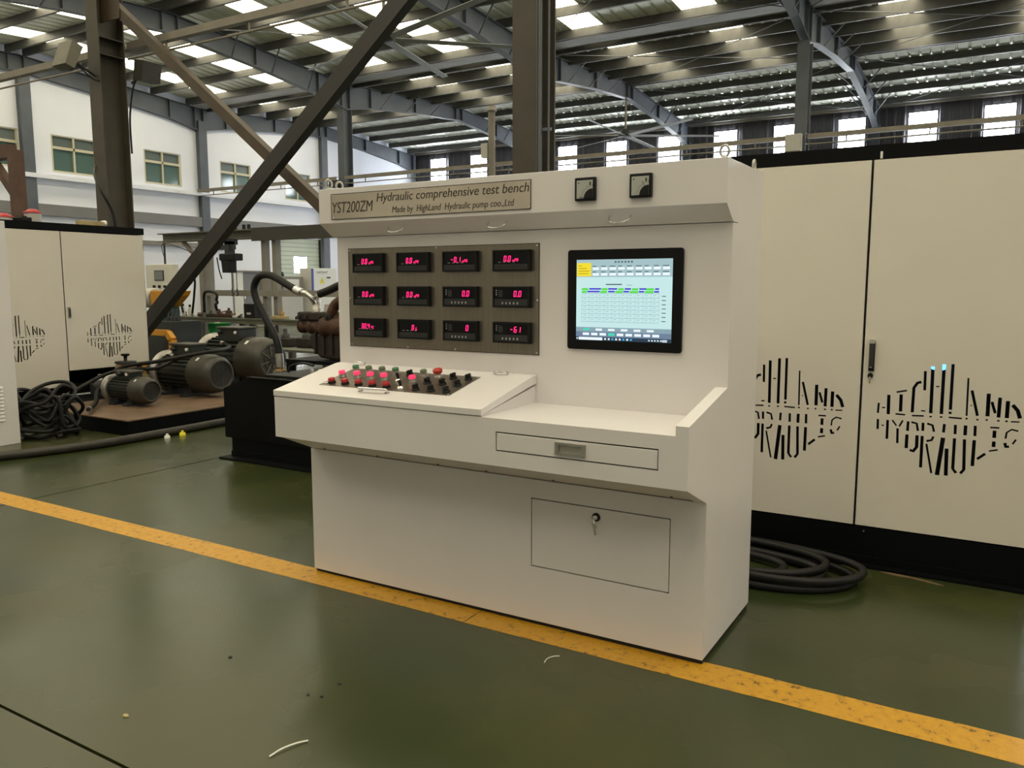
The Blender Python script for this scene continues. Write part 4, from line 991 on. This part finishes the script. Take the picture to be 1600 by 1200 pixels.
# ------------------------------------------------------------------ cables and hoses
def cable(pts, rad, m, name, label, cat='cable', n=8, sub=8, ends=True):
    t = thing(name, pts[0], label, cat)
    P = crom(pts, sub)
    MB().tube(P, rad, m, n).build('sheath', t)
    if ends:
        b = MB()
        for p, q in ((P[0], P[1]), (P[-1], P[-2])): b.cyl(p, Vector(p) + (Vector(q) - Vector(p)).normalized() * rad * 3, rad * 1.15, M_ALU, n)
        b.build('end_fitting', t)
    return t
cable([(-8.25, 4.75, .34), (-8.45, 5.10, .42), (-8.55, 5.45, .51), (-8.50, 5.75, .535), (-8.40, 5.95, .53), (-8.50, 6.28, .61), (-8.62, 6.31, .66)], .022, M_RUBBER, 'power_cable', 'black cable from the floor coil over the smallest motor to the middle motor')
cable([(-8.0, 4.85, .22), (-8.4, 5.18, .22), (-8.68, 5.4, .33), (-8.66, 5.65, .54), (-8.3, 5.9, .62), (-8.05, 6.20, .69), (-8.0, 6.55, .72), (-8.5, 7.1, .70), (-8.8, 7.22, .74)], .024, M_RUBBER, 'power_cable', 'black cable looping between the motors to the largest motor')
def coil(cx, cy, rx, ry, turns, rad, m, name, label, z0, rise, jit, seed, tails):
    rnd = random.Random(seed); pts = []
    n = 14
    for k in range(turns * n + 1):
        a = 2 * PI * k / n; lay = k / n
        s = 1 - .32 * abs(math.sin(lay * 1.9)); 
        pts.append((cx + rx * s * math.cos(a) + jit * rnd.uniform(-1, 1), cy + ry * s * math.sin(a) + jit * rnd.uniform(-1, 1), z0 + rise * lay + .02 * math.sin(a * 2 + lay)))
    return cable(tails[0] + pts + tails[1], rad, m, name, label, 'cable', 8, 4)
rndc = random.Random(4); loops = []
for q in range(11):
    rx = rndc.uniform(.19, .31); ry = rndc.uniform(.17, .27); tl = rndc.uniform(.3, 1.1) if q > 2 else .1; ph = rndc.uniform(0, 2 * PI)
    cx, cy, cz = -8.02 + rndc.uniform(-.07, .07), 4.47 + rndc.uniform(-.06, .06), .04 + .036 * q
    for k in range(12):
        a = 2 * PI * k / 12
        u, v = rx * math.cos(a), ry * math.sin(a)
        w = (u * math.cos(ph) + v * math.sin(ph)) * math.sin(tl) * 1.1
        loops.append((cx + u, min(cy + v, 4.79), max(.025, cz + w)))
cable(loops + [(-8.25, 4.75, .36)], .019, M_RUBBER, 'cable_coil', 'tangled black cable coil on the floor at left beside the white cabinet', 'cable', 8, 4)
loops = []
for (rx, ry, cx, cy, z) in ((.60, .28, -1.13, 4.22, .026), (.48, .23, -1.16, 4.21, .030), (.33, .18, -1.20, 4.20, .030), (.62, .275, -1.11, 4.22, .070), (.50, .24, -1.17, 4.24, .072)):
    for k in range(14):
        a = PI * .9 - 2 * PI * k / 14
        loops.append((cx + rx * math.cos(a), cy + ry * math.sin(a) + .02 * math.cos(3 * a), z + .006 * math.sin(2 * a)))
cable([(-1.95, 4.5, .024)] + loops + [(-2.0, 4.15, .03)], .021, M_RUBBER, 'cable_coil', 'black cable coil on the green floor under the right white cabinet', 'cable', 8, 4)
cable([(-7.75, 2.75, .04), (-7.45, 3.25, .04), (-7.22, 3.7, .04), (-7.05, 4.31, .04), (-7.03, 4.98, .04), (-7.05, 5.72, .04), (-7.1, 6.6, .04), (-7.15, 7.5, .04)], .040, M_HOSE, 'floor_hose', 'thick dusty hose lying in a curve on the floor before the skid', 'hose', 10)
# dark valve manifold and short hoses under the left cabinet
t = thing('valve_manifold', (-9.2, 6.15, .158), 'dark valve manifold with short pipes in the shade under the left cabinet', 'valve block')
b = MB(); b.box(-9.46, -9.16, 5.77, 6.14, .158, .30, M_DARKGREY); b.build('block', t, bevel=.01)
for k in range(4):
    y = 5.82 + k * .09; b = MB(); b.lathe((-9.31, y, .30), (0, 0, 1), [(0, .038), (.04, .038), (.05, .028), (.12, .028)], M_ALU if k == 0 else M_DARKGREY, 12); b.build('solenoid', t)
for k in range(3):
    y = 5.80 + k * .09; MB().tube(crom([(-9.16, y, .24), (-9.08, y - .03, .31), (-9.03, y + .05, .30), (-9.04, y + .11, .20)], 6), .022, M_RUBBER, 8).build('short_hose', t)
# big arched hose with its valve post and fittings
t = thing('pressure_hose', (-6.74, 6.3, .7), 'thick black hose arching up from the valve post to the rusty pump', 'hose')
MB().tube(crom([(-6.74, 6.3, .73), (-6.79, 6.3, .92), (-6.93, 6.3, 1.12), (-7.07, 6.3, 1.33), (-7.10, 6.3, 1.48), (-7.01, 6.3, 1.592), (-6.83, 6.3, 1.60), (-6.60, 6.3, 1.505), (-6.45, 6.3, 1.44)], 8), .040, M_RUBBER, 12).build('hose_body', t)
b = MB(); b.cyl((-6.47, 6.3, 1.448), (-6.38, 6.3, 1.418), .046, M_CHROME, 14); b.tube(crom([(-6.38, 6.3, 1.418), (-6.33, 6.31, 1.41), (-6.28, 6.34, 1.36), (-6.27, 6.38, 1.30)], 5), .026, M_CHROME, 10); tag(b.build('elbow_fitting', t), 'bright metal elbow fitting')
b = MB(); b.cyl((-6.735, 6.3, .60), (-6.745, 6.3, .75), .044, M_ALU, 14); b.build('lower_fitting', t)
t = thing('valve_post', (-6.73, 6.3, 0), 'metal valve block standing under the arched hose', 'valve')
b = MB(); b.cyl((-6.73, 6.3, .02), (-6.73, 6.3, .44), .035, M_DARKGREY, 12); b.box(-6.85, -6.61, 6.18, 6.42, 0, .02, M_DARKGREY); b.build('stand_pipe', t)
b = MB(); b.box(-6.79, -6.67, 6.24, 6.36, .42, .56, M_TABLELEG); b.lathe((-6.73, 6.24, .49), (0, -1, 0), [(0, .035), (.02, .03)], M_BLACKP, 12); b.build('valve_block', t)
b = MB(); b.lathe((-6.73, 6.3, .56), (0, 0, 1), [(0, .06), (.012, .06), (.012, .03), (.05, .03)], M_BRONZE, 12); b.build('collar', t)
t = thing('pressure_hose', (-6.02, 6.45, 1.4), 'short black hose joining the rusty pump beside the bench edge', 'hose')
MB().tube(crom([(-6.22, 6.4, 1.40), (-6.10, 6.42, 1.44), (-5.95, 6.45, 1.50), (-5.75, 6.5, 1.55)], 6), .042, M_RUBBER, 12).build('hose_body', t)
b = MB(); b.tube(crom([(-6.22, 6.4, 1.40), (-6.28, 6.42, 1.36), (-6.27, 6.44, 1.30)], 5), .028, M_CHROME, 10); b.build('elbow_fitting', t)
# rusty pump on its stand
t = thing('rusty_pump', (-6.2, 6.55, .70), 'brown rusty hydraulic pump with hose ports left of the test bench', 'pump')
b = MB(); b.box(-6.50, -6.02, 6.34, 6.58, 1.12, 1.21, M_DKRUST); b.box(-6.46, -6.06, 6.36, 6.60, 1.02, 1.13, M_DKRUST); b.build('valve_body', t, bevel=.018)
b = MB(); b.lathe((-6.50, 6.42, 1.055), (1, 0, 0), [(0, .070), (.03, .080), (.05, .062), (.12, .062), (.13, .085), (.17, .085), (.18, .07), (.32, .085), (.34, .125), (.40, .13), (.42, .10), (.7, .12)], M_RUST, 22); b.build('pump_barrel', t)
b = MB(); b.lathe((-6.515, 6.42, 1.055), (1, 0, 0), [(0, .060), (.004, .078), (.014, .080)], M_RUST, 22); tag(b.build('end_cap', t), 'round brown end cap')
b = MB(); b.prism([(-6.34, .98), (-5.72, 1.00), (-5.70, .74), (-5.95, .70), (-6.20, .72), (-6.38, .86)], 'y', 6.36, 6.74, M_DKRUST); b.build('bell_housing', t, bevel=.03)
for k in range(5):
    x = -6.26 + k * .12; MB().box(x, x + .025, 6.335, 6.37, .76, .99, M_DKRUST).build('cooling_rib', t, bevel=.006)
b = MB(); b.box(-6.05, -5.7, 6.38, 6.72, .98, 1.20, M_RUST); b.build('gear_case', t, bevel=.04)
b = MB(); b.lathe((-6.27, 6.4, 1.20), (0, 0, 1), [(0, .055), (.05, .055), (.06, .045), (.1, .042)], M_ALU, 14); b.build('port', t)
b = MB(); b.lathe((-6.12, 6.44, 1.20), (0, 0, 1), [(0, .055), (.05, .055), (.06, .05), (.09, .05)], M_ALU, 14); b.build('port', t)
b = MB(); b.tube(crom([(-6.05, 6.4, 1.20), (-5.98, 6.4, 1.30), (-5.84, 6.4, 1.34), (-5.74, 6.42, 1.22)], 6), .055, M_RUST, 12); b.build('cast_elbow', t)
for x in (-6.46, -6.36, -6.16, -6.06):
    b = MB(); b.lathe((x, 6.34, 1.165), (0, -1, 0), [(0, .016), (.02, .016)], M_DARKGREY, 6); b.build('bolt', t)
for k in range(6):
    a = PI / 3 * k; b = MB(); b.lathe((-6.165, 6.42 + .105 * math.cos(a), 1.055 + .105 * math.sin(a)), (-1, 0, 0), [(0, .012), (.02, .012)], M_DARKGREY, 6); b.build('bolt', t)
t = thing('steam_pipe', (-6.08, 6.75, .7), 'pale braided pipe bending over behind the rusty pump', 'pipe')
b = MB(); b.tube(crom([(-6.12, 6.92, .70), (-6.12, 6.92, 1.45), (-6.12, 6.92, 1.62), (-6.10, 6.92, 1.77), (-6.02, 6.92, 1.81), (-5.9, 6.92, 1.78)], 6), .045, M_LIGHTSTEEL, 12); b.build('tube', t)
b = MB(); b.lathe((-6.12, 6.92, 1.40), (0, 0, 1), [(0, .055), (.06, .055)], M_ALU, 14); b.lathe((-6.12, 6.92, 1.50), (0, 0, 1), [(0, .05), (.03, .05)], M_ALU, 14); b.build('coupling', t)
t = thing('pump_stand', (-6.1, 6.6, 0), 'black steel stand under the rusty pump', 'stand')
MB().box(-6.60, -5.5, 6.25, 7.0, .66, .70, M_BLACK).build('top_plate', t, bevel=.004)
for x, y in ((-6.56, 6.29), (-5.54, 6.29), (-6.56, 6.96), (-5.54, 6.96)): MB().box(x - .035, x + .035, y - .035, y + .035, 0, .66, M_BLACK).build('leg', t)
# black trough behind the bench
t = thing('oil_trough', (-4.6, 5.1, 0), 'black open steel trough standing on the floor behind the bench', 'tank')
prof = [(-5.755, .172), (-5.755, .605), (-5.44, .712), (-3.3, .712), (-3.3, .172)]
b = MB(); b.prism(prof, 'y', 4.72, 4.735, M_BLACK); b.build('front_plate', t)
b = MB(); b.prism(prof, 'y', 5.60, 5.615, M_BLACK); b.build('back_plate', t)
b = MB(); b.box(-5.755, -5.74, 4.735, 5.60, .172, .605, M_BLACK); b.add([(-5.755, 4.735, .605), (-5.44, 4.735, .712), (-5.44, 4.78, .712), (-5.755, 4.78, .605)], [(0, 1, 2, 3)], M_BLACK); b.box(-5.74, -3.3, 4.735, 5.6, .172, .185, M_BLACK); b.box(-3.315, -3.3, 4.735, 5.6, .185, .71, M_BLACK); b.build('side_plate', t)
b = MB(); b.box(-5.44, -3.3, 4.70, 4.76, .712, .722, M_BLACK); b.box(-5.44, -3.3, 5.58, 5.63, .712, .722, M_BLACK); b.build('rim', t)
b = MB(); b.box(-5.69, -3.35, 4.735, 5.6, .0, .172, M_BLACK); b.box(-5.73, -3.3, 4.62, 4.735, 0, .014, M_BLACK); b.box(-5.69, -3.35, 4.722, 4.735, .014, .06, M_BLACK); b.build('base_frame', t)
t = thing('black_tray', (-5.3, 5.2, .6), 'flat black bracket with fittings lying across the trough rim', 'tray')
MB().box(-5.3, -4.2, 4.78, 5.56, .722, .745, M_BLACKP).build('plate', t, bevel=.004)
MB().tube(crom([(-5.25, 5.0, .745), (-5.22, 5.0, .80), (-5.1, 5.02, .83), (-4.95, 5.0, .82)], 5), .010, M_RUBBER, 6).build('wire', t)
for x in (-5.02, -4.93, -4.86): MB().lathe((x, 5.05, .745), (0, 0, 1), [(0, .016), (.03, .016), (.04, .01)], M_ALU, 10).build('fitting', t)
t = thing('plate_table', (-7.3, 8.3, 0), 'low steel plate table behind the largest motor', 'table')
MB().box(-9.1, -6.6, 7.95, 8.75, .58, .61, M_TABLETOP).build('top_plate', t)
for x, y in ((-9.04, 8.0), (-6.66, 8.0), (-9.04, 8.7), (-6.66, 8.7)): MB().box(x - .04, x + .04, y - .04, y + .04, 0, .58, M_TABLELEG).build('leg', t)
for x, y, s, lab in ((-8.80, 8.35, .13, 'dark square casting on the low plate table, left one'), (-8.42, 8.40, .14, 'dark square casting on the low plate table, right one'), (-7.98, 8.35, .16, 'dark gearbox casting at the right end of the low plate table')):
    t = thing('machine_casting', (x, y, .61), lab, 'casting')
    b = MB(); b.box(x - s, x + s, y - s * .7, y + s * .7, .61, .61 + s, M_DKRUST); b.build('body', t, bevel=.02)
    b = MB(); b.lathe((x, y, .61 + s), (0, 0, 1), [(0, s * .55), (.05, s * .5), (.06, s * .25), (.13, s * .22)], M_DARKGREY, 14); b.build('flange', t)
# ------------------------------------------------------------------ test stand, workbench and machines further back
GY = 11.5
t = thing('steel_gantry', (-13.3, GY, 0), 'olive grey steel frame with a wide top beam over the workbench', 'frame')
b = MB(); b.box(-12.8, -9.6, GY - .17, GY - .155, 2.36, 2.62, M_BEAMDARK); b.box(-15.75, -9.6, GY - .02, GY + .02, 2.44, 2.58, M_TABLELEG); b.box(-15.75, -9.6, GY - .16, GY + .16, 2.42, 2.44, M_TABLELEG); b.box(-15.75, -9.6, GY - .16, GY + .16, 2.58, 2.60, M_TABLELEG); b.build('top_beam', t)
for x in (-14.5, -14.28, -12.60, -12.30, -9.8): MB().box(x - .055, x + .055, GY - .06, GY + .06, .0, 2.42, M_GANTRY).build('post', t)
MB().box(-14.41, -9.8, GY - .15, GY - .06, 1.27, 1.39, M_GANTRY).build('cross_rail', t)
MB().bar((-15.10, GY, 2.42), (-14.53, GY, 1.95), .07, .07, M_GANTRY, up=(0, 1, 0)).build('knee_brace', t)
for x in (-13.5, -13.36, -13.10, -12.96): MB().box(x - .03, x + .03, GY - .1, GY - .06, 2.60, 2.70, M_BLACKP).build('clamp', t)
t = thing('chain_hoist', (-13.28, GY - .3, 2.3), 'black electric chain hoist hanging from the steel frame', 'hoist')
b = MB(); b.box(-13.78, -13.16, GY - .35, GY - .25, 2.20, 2.30, M_DARKGREY); b.box(-13.36, -13.22, GY - .37, GY - .15, 2.30, 2.42, M_DARKGREY); b.box(-13.36, -13.22, GY - .37, GY - .23, 2.12, 2.36, M_DARKGREY); b.build('trolley_arm', t)
b = MB(); b.box(-13.48, -13.04, GY - .42, GY - .18, 1.98, 2.12, M_BLACKP); b.build('motor_body', t, bevel=.02)
b = MB(); b.prism([(-13.44, 1.98), (-13.22, 1.98), (-13.25, 1.74), (-13.41, 1.74)], 'y', GY - .40, GY - .20, M_BLACKP); b.build('chain_bag', t)
MB().tube([(-13.29, GY - .3, 2.22), (-13.29, GY - .3, 2.1)], .025, M_CHROME, 8).build('suspension_hook', t)
for x in (-13.26, -13.12): MB().cyl((x, GY - .3, 1.98), (x, GY - .3, 1.42), .008, M_DARKGREY, 6).build('chain', t)
for x in (-13.26, -13.12): MB().tube(crom([(x, GY - .3, 1.42), (x, GY - .3, 1.36), (x + .03, GY - .3, 1.31), (x - .02, GY - .3, 1.28)], 4), .014, M_DARKGREY, 6).build('hook', t)
cable([(-13.68, GY - .3, 2.05), (-13.63, GY - .3, 1.8), (-13.56, GY - .3, 1.62)], .012, M_RUBBER, 'pendant_cable', 'thin black pendant cable hanging left of the chain hoist', ends=False)
t = thing('workbench', (-13.3, 11.2, 0), 'long olive steel workbench loaded with machine parts', 'workbench')
MB().box(-15.05, -10.4, 10.85, 11.38, .82, .85, M_TABLETOP).build('bench_top', t); MB().box(-15.03, -10.42, 10.87, 10.92, .74, .82, M_TABLELEG).build('apron', t)
for x in (-14.95, -13.15, -12.40, -10.5):
    for y in (10.92, 11.32): MB().box(x - .045, x + .045, y - .04, y + .04, 0, .79, M_DARKGREY).build('leg', t)
MB().box(-14.9, -10.5, 11.30, 11.34, .25, .31, M_TABLELEG).build('stretcher', t)
t = thing('black_crate', (-12.55, 11.1, .85), 'black plastic crate on the workbench behind the arched hose', 'crate')
b = MB(); b.box(-12.70, -12.40, 10.98, 11.22, .85, 1.13, M_BLACKP); b.build('shell', t, bevel=.01); MB().box(-12.60, -12.50, 10.965, 10.98, .92, .96, M_MACHGREY).build('tag_plate', t)
stuff_items = [(-14.00, 'rust', .06, 'low stack of dark steel strips at the left end of the workbench'), (-13.76, 'dark', .07, 'small dark valve on the workbench right of the steel strips'), (-13.52, 'rust', .085, 'brown gear housing on the workbench, left of two'), (-13.24, 'rust', .10, 'brown gear housing on the workbench, right of two'), (-12.98, 'pale', .06, 'pale rag and small fitting beside the black crate')]
for x, k, s, lab in stuff_items:
    m = {'rust': M_RUST, 'dark': M_DARKGREY, 'pale': M_WTRIM}[k]
    t = thing('machine_part', (x, 11.05, .85), lab, 'machine part')
    b = MB(); b.box(x - s * 1.3, x + s * 1.3, 11.05 - s, 11.05 + s, .85, .85 + s * .8, m); b.build('body', t, bevel=s * .2)
    b = MB(); b.lathe((x + s * .3, 11.05, .85 + s * .8), (0, 0, 1), [(0, s * .7), (s * .5, s * .6), (s * .6, s * .3), (s * 1.1, s * .25)], m, 12); b.build('boss', t)
    b = MB(); b.bar((x - s * 1.2, 10.98, .87 + s * .8), (x + s * .2, 11.02, .85 + s * 1.3), .03, .03, M_ALU); b.build('spindle', t)
for x, h in ((-14.62, .26), (-14.40, .24)):
    t = thing('spray_bottle', (x, 11.05, .85), 'pale bottle on the left end of the workbench, %s of two' % ('left' if x < -14.5 else 'right'), 'bottle')
    b = MB(); b.lathe((x, 11.05, .85), (0, 0, 1), [(0, .045), (h * .6, .045), (h * .75, .02), (h * .8, .02)], M_WTRIM, 12); b.build('body', t)
    b = MB(); b.lathe((x, 11.05, .85 + h * .8), (0, 0, 1), [(0, .025), (h * .2, .022)], M_BLACKP, 10); b.build('cap', t)
t = thing('brass_fitting', (-11.75, 11.05, .85), 'small brass and wood fitting on the workbench left of the rusty pump', 'fitting')
b = MB(); b.box(-11.95, -11.6, 10.98, 11.12, .85, .91, M_WOOD); b.build('block', t, bevel=.01); b = MB(); b.lathe((-11.72, 11.05, .91), (0, 0, 1), [(0, .05), (.06, .05), (.08, .02), (.16, .02)], M_BRONZE, 12); b.build('stem', t)
t = thing('green_drum', (-12.97, 10.6, 0), 'bright green drum standing under the workbench', 'drum')
b = MB(); b.lathe((-12.97, 10.6, 0), (0, 0, 1), [(0, .21), (.25, .21), (.26, .225), (.28, .21), (.52, .21), (.53, .225), (.55, .21), (.74, .21), (.745, .222), (.76, .222)], M_GREEN, 24); b.build('shell', t)
b = MB(); b.lathe((-12.97, 10.6, .76), (0, 0, 1), [(0, .2), (.006, .2)], M_GREEN, 24); b.lathe((-12.90, 10.5, .766), (0, 0, 1), [(0, .05), (.015, .05)], M_WTRIM, 12); b.build('lid', t)
SCRAPL = ('small dark metal part at the far left end of the workbench', 'small dark metal part just left of the two pale bottles', 'small dark metal part behind the right pale bottle', 'small dark metal part between the two brown gear housings', 'small dark metal part right of the brown gear housings', 'tiny dark metal part directly left of the black crate', 'small dark metal part right of the black crate on the workbench', 'small dark metal part right of the brass and wood fitting')
for k, (x, y, s) in enumerate(((-14.88, 11.0, .05), (-14.76, 11.18, .05), (-14.28, 11.2, .05), (-13.38, 10.95, .04), (-13.08, 11.22, .04), (-12.85, 11.0, .035), (-12.2, 11.1, .04), (-11.35, 11.1, .05))):
    t = thing('metal_scrap', (x, y, .85), SCRAPL[k], 'machine part', 'small dark parts on the workbench')
    b = MB(); b.prism([(x - s, y - s * .6), (x + s * .8, y - s * .8), (x + s, y + s * .5), (x - s * .4, y + s * .8)], 'z', .85, .85 + s, M_DARKGREY); b.build('body', t)
    b = MB(); b.bar((x - s * .8, y, .85 + s), (x + s * 1.1, y + .02, .85 + s * 1.5), s * .4, s * .4, M_DKRUST); b.build('shank', t)
# hoses on the left of the workbench
cable([(-14.40, 10.9, .86), (-14.52, 10.9, 1.35), (-14.42, 10.9, 1.68), (-14.22, 10.9, 1.76), (-14.02, 10.9, 1.62), (-14.05, 10.9, 1.30), (-14.15, 10.9, .86)], .022, M_RUBBER, 'loop_hose', 'black hose looping up above the yellow machine', 'hose', ends=True)
cable([(-13.75, 11.25, .86), (-13.78, 11.2, 1.08), (-13.60, 11.1, 1.14), (-13.38, 10.9, 1.20), (-13.34, 10.88, 1.30), (-13.50, 10.9, 1.36), (-13.75, 10.92, 1.34), (-13.82, 10.95, 1.1), (-13.85, 10.98, .86)], .028, M_RUBBER, 'loop_hose', 'small black hose ring over the left end of the workbench', 'hose', ends=True)
# yellow pump machine on its dark pedestal
t = thing('pump_machine', (-13.2, 9.7, 0), 'dark pump test machine with a yellow guard and grey bell housing', 'machine')
MB().box(-14.0, -12.72, 9.4, 10.0, 0, .84, M_DARKGREY).build('pedestal', t, bevel=.01)
b = MB(); b.lathe((-13.92, 9.75, 1.25), (1, 0, 0), [(0, .16), (.05, .19), (.22, .19), (.26, .17)], M_MACHGREY, 24); b.build('bell_housing', t)
b = MB(); b.prism([(-13.60, 1.39), (-12.86, 1.39), (-12.92, 1.30), (-13.25, 1.06), (-13.58, 1.06)], 'y', 9.58, 9.92, M_YELLOW); tag(b.build('guard', t, bevel=.01), 'yellow sheet metal guard')
b = MB(); b.lathe((-13.60, 9.75, .98), (1, 0, 0), [(0, .11), (.1, .14), (.45, .13), (.5, .06)], M_TEAL, 20); b.box(-13.55, -13.15, 9.65, 9.85, .84, .9, M_TEAL); b.build('pump_body', t)
b = MB(); b.cyl((-13.1, 9.75, 1.39), (-13.1, 9.75, 1.50), .035, M_DARKGREY, 10); b.cyl((-13.0, 9.75, 1.39), (-13.0, 9.75, 1.47), .03, M_ALU, 10); b.build('valve_stem', t)
for k in range(4):
    x = -13.12 + k * .10; MB().lathe((x, 9.6, .84), (0, 0, 1), [(0, .03), (.08, .03), (.1, .015), (.2 + .05 * (k % 2), .015)], M_DARKGREY, 8).build('lever', t)
t = thing('control_box', (-14.2, 10.35, 0), 'pale grey operator box with a small screen above the yellow guard', 'control box')
MB().box(-14.25, -14.12, 10.24, 10.36, 0, 1.36, M_MACHGREY).build('pillar', t)
MB().box(-14.62, -13.80, 10.22, 10.38, 1.33, 1.90, M_WTRIM).build('housing', t, bevel=.012)
b = MB(); b.box(-14.33, -14.05, 10.205, 10.22, 1.58, 1.78, M_GREYP); b.box(-14.315, -14.065, 10.203, 10.206, 1.595, 1.765, mat('grey_lcd', (.22, .24, .25), .3)); b.build('display', t)
for x in (-14.36, -14.20, -14.03): MB().box(x - .035, x + .035, 10.205, 10.22, 1.44, 1.49, M_BLACKP).build('button', t)
MB().cyl((-14.1, 10.3, 1.90), (-14.1, 10.3, 2.30), .02, M_DARKGREY, 8).build('mast', t)
t = thing('hanging_wire', (-13.6, 10.6, 2.0), 'thin sagging wires strung above the pale operator box', 'wire')
MB().tube(crom([(-15.5, 11.30, 2.415), (-14.9, 10.9, 2.08), (-14.4, 10.5, 2.06), (-14.1, 10.3, 2.305), (-13.95, 10.9, 2.12), (-14.28, 11.435, 2.0)], 6), .007, M_RUBBER, 5).build('strand', t)
MB().tube(crom([(-14.5, 11.435, 2.15), (-14.0, 11.0, 2.08), (-14.28, 11.435, 2.12)], 6), .006, M_RUBBER, 5).build('strand', t)
t = thing('safety_hoop', (-12.75, 9.1, 0), 'yellow tubular guard hoop on the floor beside the left cabinet', 'guard')
b = MB(); W = .09
pts = [(-13.25, 9.1, .0), (-13.25, 9.1, .60), (-13.18, 9.1, .66), (-12.48, 9.1, .66), (-12.36, 9.1, .54), (-12.36, 9.1, .0)]
for p, q in zip(pts, pts[1:]): b.bar(p, q, .10, .10, M_YELLOW, up=(0, 1, 0))
b.build('tube', t)
for x in (-13.25, -12.36): MB().box(x - .1, x + .1, 9.0, 9.2, 0, .012, M_YELLOW).build('foot_plate', t)
# brown jib frame at the far left
t = thing('jib_frame', (-16.7, 9.0, 0), 'brown oxide steel jib post with an arm and brace at the left frame edge', 'frame')
MB().box(-16.86, -16.62, 8.9, 9.1, 0, 4.12, M_BROWN).build('post', t)
MB().box(-18.6, -16.86, 8.9, 9.1, 3.98, 4.24, M_BROWN).build('arm', t)
MB().bar((-17.55, 9.0, 3.98), (-16.86, 9.0, 3.30), .14, .14, M_BROWN, up=(0, 1, 0)).build('brace', t)
MB().box(-17.0, -16.5, 8.75, 9.25, 0, .02, M_BROWN).build('base_plate', t)
# far machines along the gable wall
t = thing('machine_tool', (-22.6, 21.6, 0), 'grey machine tool with a clear hood in front of the slatted shutter door', 'machine')
MB().box(-22.9, -22.2, 20.4, 22.0, 0, 1.15, M_MACHGREY).build('base', t, bevel=.02); b = MB(); b.box(-22.9, -22.2, 20.6, 22.05, 1.15, 1.80, M_LIGHTSTEEL); b.build('enclosure', t, bevel=.02)
b = MB(); b.box(-22.19, -22.18, 21.2, 21.8, 1.45, 1.70, M_WTRIM); b.build('window', t); b = MB(); b.lathe((-22.2, 20.82, 1.45), (1, 0, 0), [(0, .16), (.06, .15)], M_BLACKP, 16); b.build('hand_wheel', t)
for y in (20.9, 21.15, 21.3): MB().lathe((-22.5, y, 1.80), (0, 0, 1), [(0, .06), (.1, .06), (.12, .03), (.17, .03)], M_DARKGREY, 10).build('fitting', t)
t = thing('power_cabinet', (-22.2, 23.0, 0), 'white power cabinet with a blue edge and a yellow warning triangle', 'cabinet')
MB().box(-22.6, -22.0, 22.26, 23.6, 0, 2.12, M_WTRIM).build('shell', t, bevel=.01); MB().box(-22.01, -21.99, 22.26, 22.36, .0, 2.1, M_BLUEPAINT).build('edge_strip', t)
b = MB(); b.prism([(22.68, 1.55), (22.94, 1.55), (22.81, 1.78)], 'x', -21.995, -21.985, M_YELDEC); b.build('warning_triangle', t)
b = MB(); b.box(-21.985, -21.983, 22.805, 22.815, 1.62, 1.70, M_ENGRAVE); b.box(-21.985, -21.983, 22.803, 22.817, 1.59, 1.605, M_ENGRAVE); b.box(-21.99, -21.985, 23.05, 23.25, 1.74, 1.80, M_ENGRAVE)
for k in range(6):
    y = 22.55 + k * .10; b.box(-21.99, -21.985, y, y + .015, 1.93, 2.01, M_ENGRAVE); b.box(-21.99, -21.985, y, y + .06, 1.93 + (k % 3) * .03, 1.945 + (k % 3) * .03, M_ENGRAVE)
b.build('lettering', t)
# ------------------------------------------------------------------ litter on the floor
def scrap(pts, rad, m, label, name='cable_tie'):
    t = MB().tube(crom(pts, 6), rad, m, 6).build(name); return tag(t, label, 'cable tie')
scrap([(-1.905, 1.678, .004), (-1.90, 1.725, .007), (-1.885, 1.77, .007), (-1.866, 1.808, .004)], .0032, M_WTRIM, 'white curved cable tie end lying on the floor in the foreground')
o = scrap([(-1.462, 2.700, .003), (-1.468, 2.735, .003), (-1.457, 2.765, .003), (-1.437, 2.782, .003)], .0020, M_WTRIM, 'small white hooked wire scrap near the yellow line')
for x, y, m, lab, s in ((-7.166, 4.985, M_WTRIM, 'small white plastic cap on the floor by the thick hose', .028), (-6.96, 5.16, M_YELDEC, 'small yellow plastic cap on the floor by the thick hose', .030)):
    x = -6.93; b = MB(); b.lathe((x, y, 0), (0, 0, 1), [(0, s), (s * .9, s * .95), (s, s * .7)], m, 12); b.lathe((x, y, s), (0, 0, 1), [(0, s * .5), (s * .6, s * .45)], m, 10)
    tag(b.build('plastic_cap'), lab, 'cap')
rnd = random.Random(11)
for x, y, lab in ((-2.580, 2.092, 'dark chip on the floor below the yellow line, farthest left'), (-2.089, 2.032, 'dark chip on the floor left of the dark reflection'), (-2.038, 2.051, 'dark chip on the floor nearest the dark reflection'), (-2.05, 2.156, 'dark elongated chip on the floor just behind the other two'), (-2.529, 1.598, 'pale tan chip on the floor at lower left')):
    b = MB(); s = .011 if 'tan' not in lab else .016; n = 6
    poly = [(x + s * rnd.uniform(.5, 1) * math.cos(a), y + s * rnd.uniform(.4, .8) * math.sin(a)) for a in [2 * PI * k / n for k in range(n)]]
    b.prism(poly, 'z', 0.0, .004, M_DARKGREY if 'tan' not in lab else M_WOOD); tag(b.build('debris_chip'), lab, 'debris')
t = MB().prism([(-.44, 4.515), (-.36, 4.488), (-.30, 4.494), (-.17, 4.458), (-.14, 4.462), (-.22, 4.492), (-.33, 4.516), (-.40, 4.522)], 'z', 0, .003, mat('dull_cardboard', (.14, .085, .04), .8)).build('cardboard_scrap'); tag(t, 'thin tan cardboard scrap on the floor at the foot of the right cabinet', 'debris')
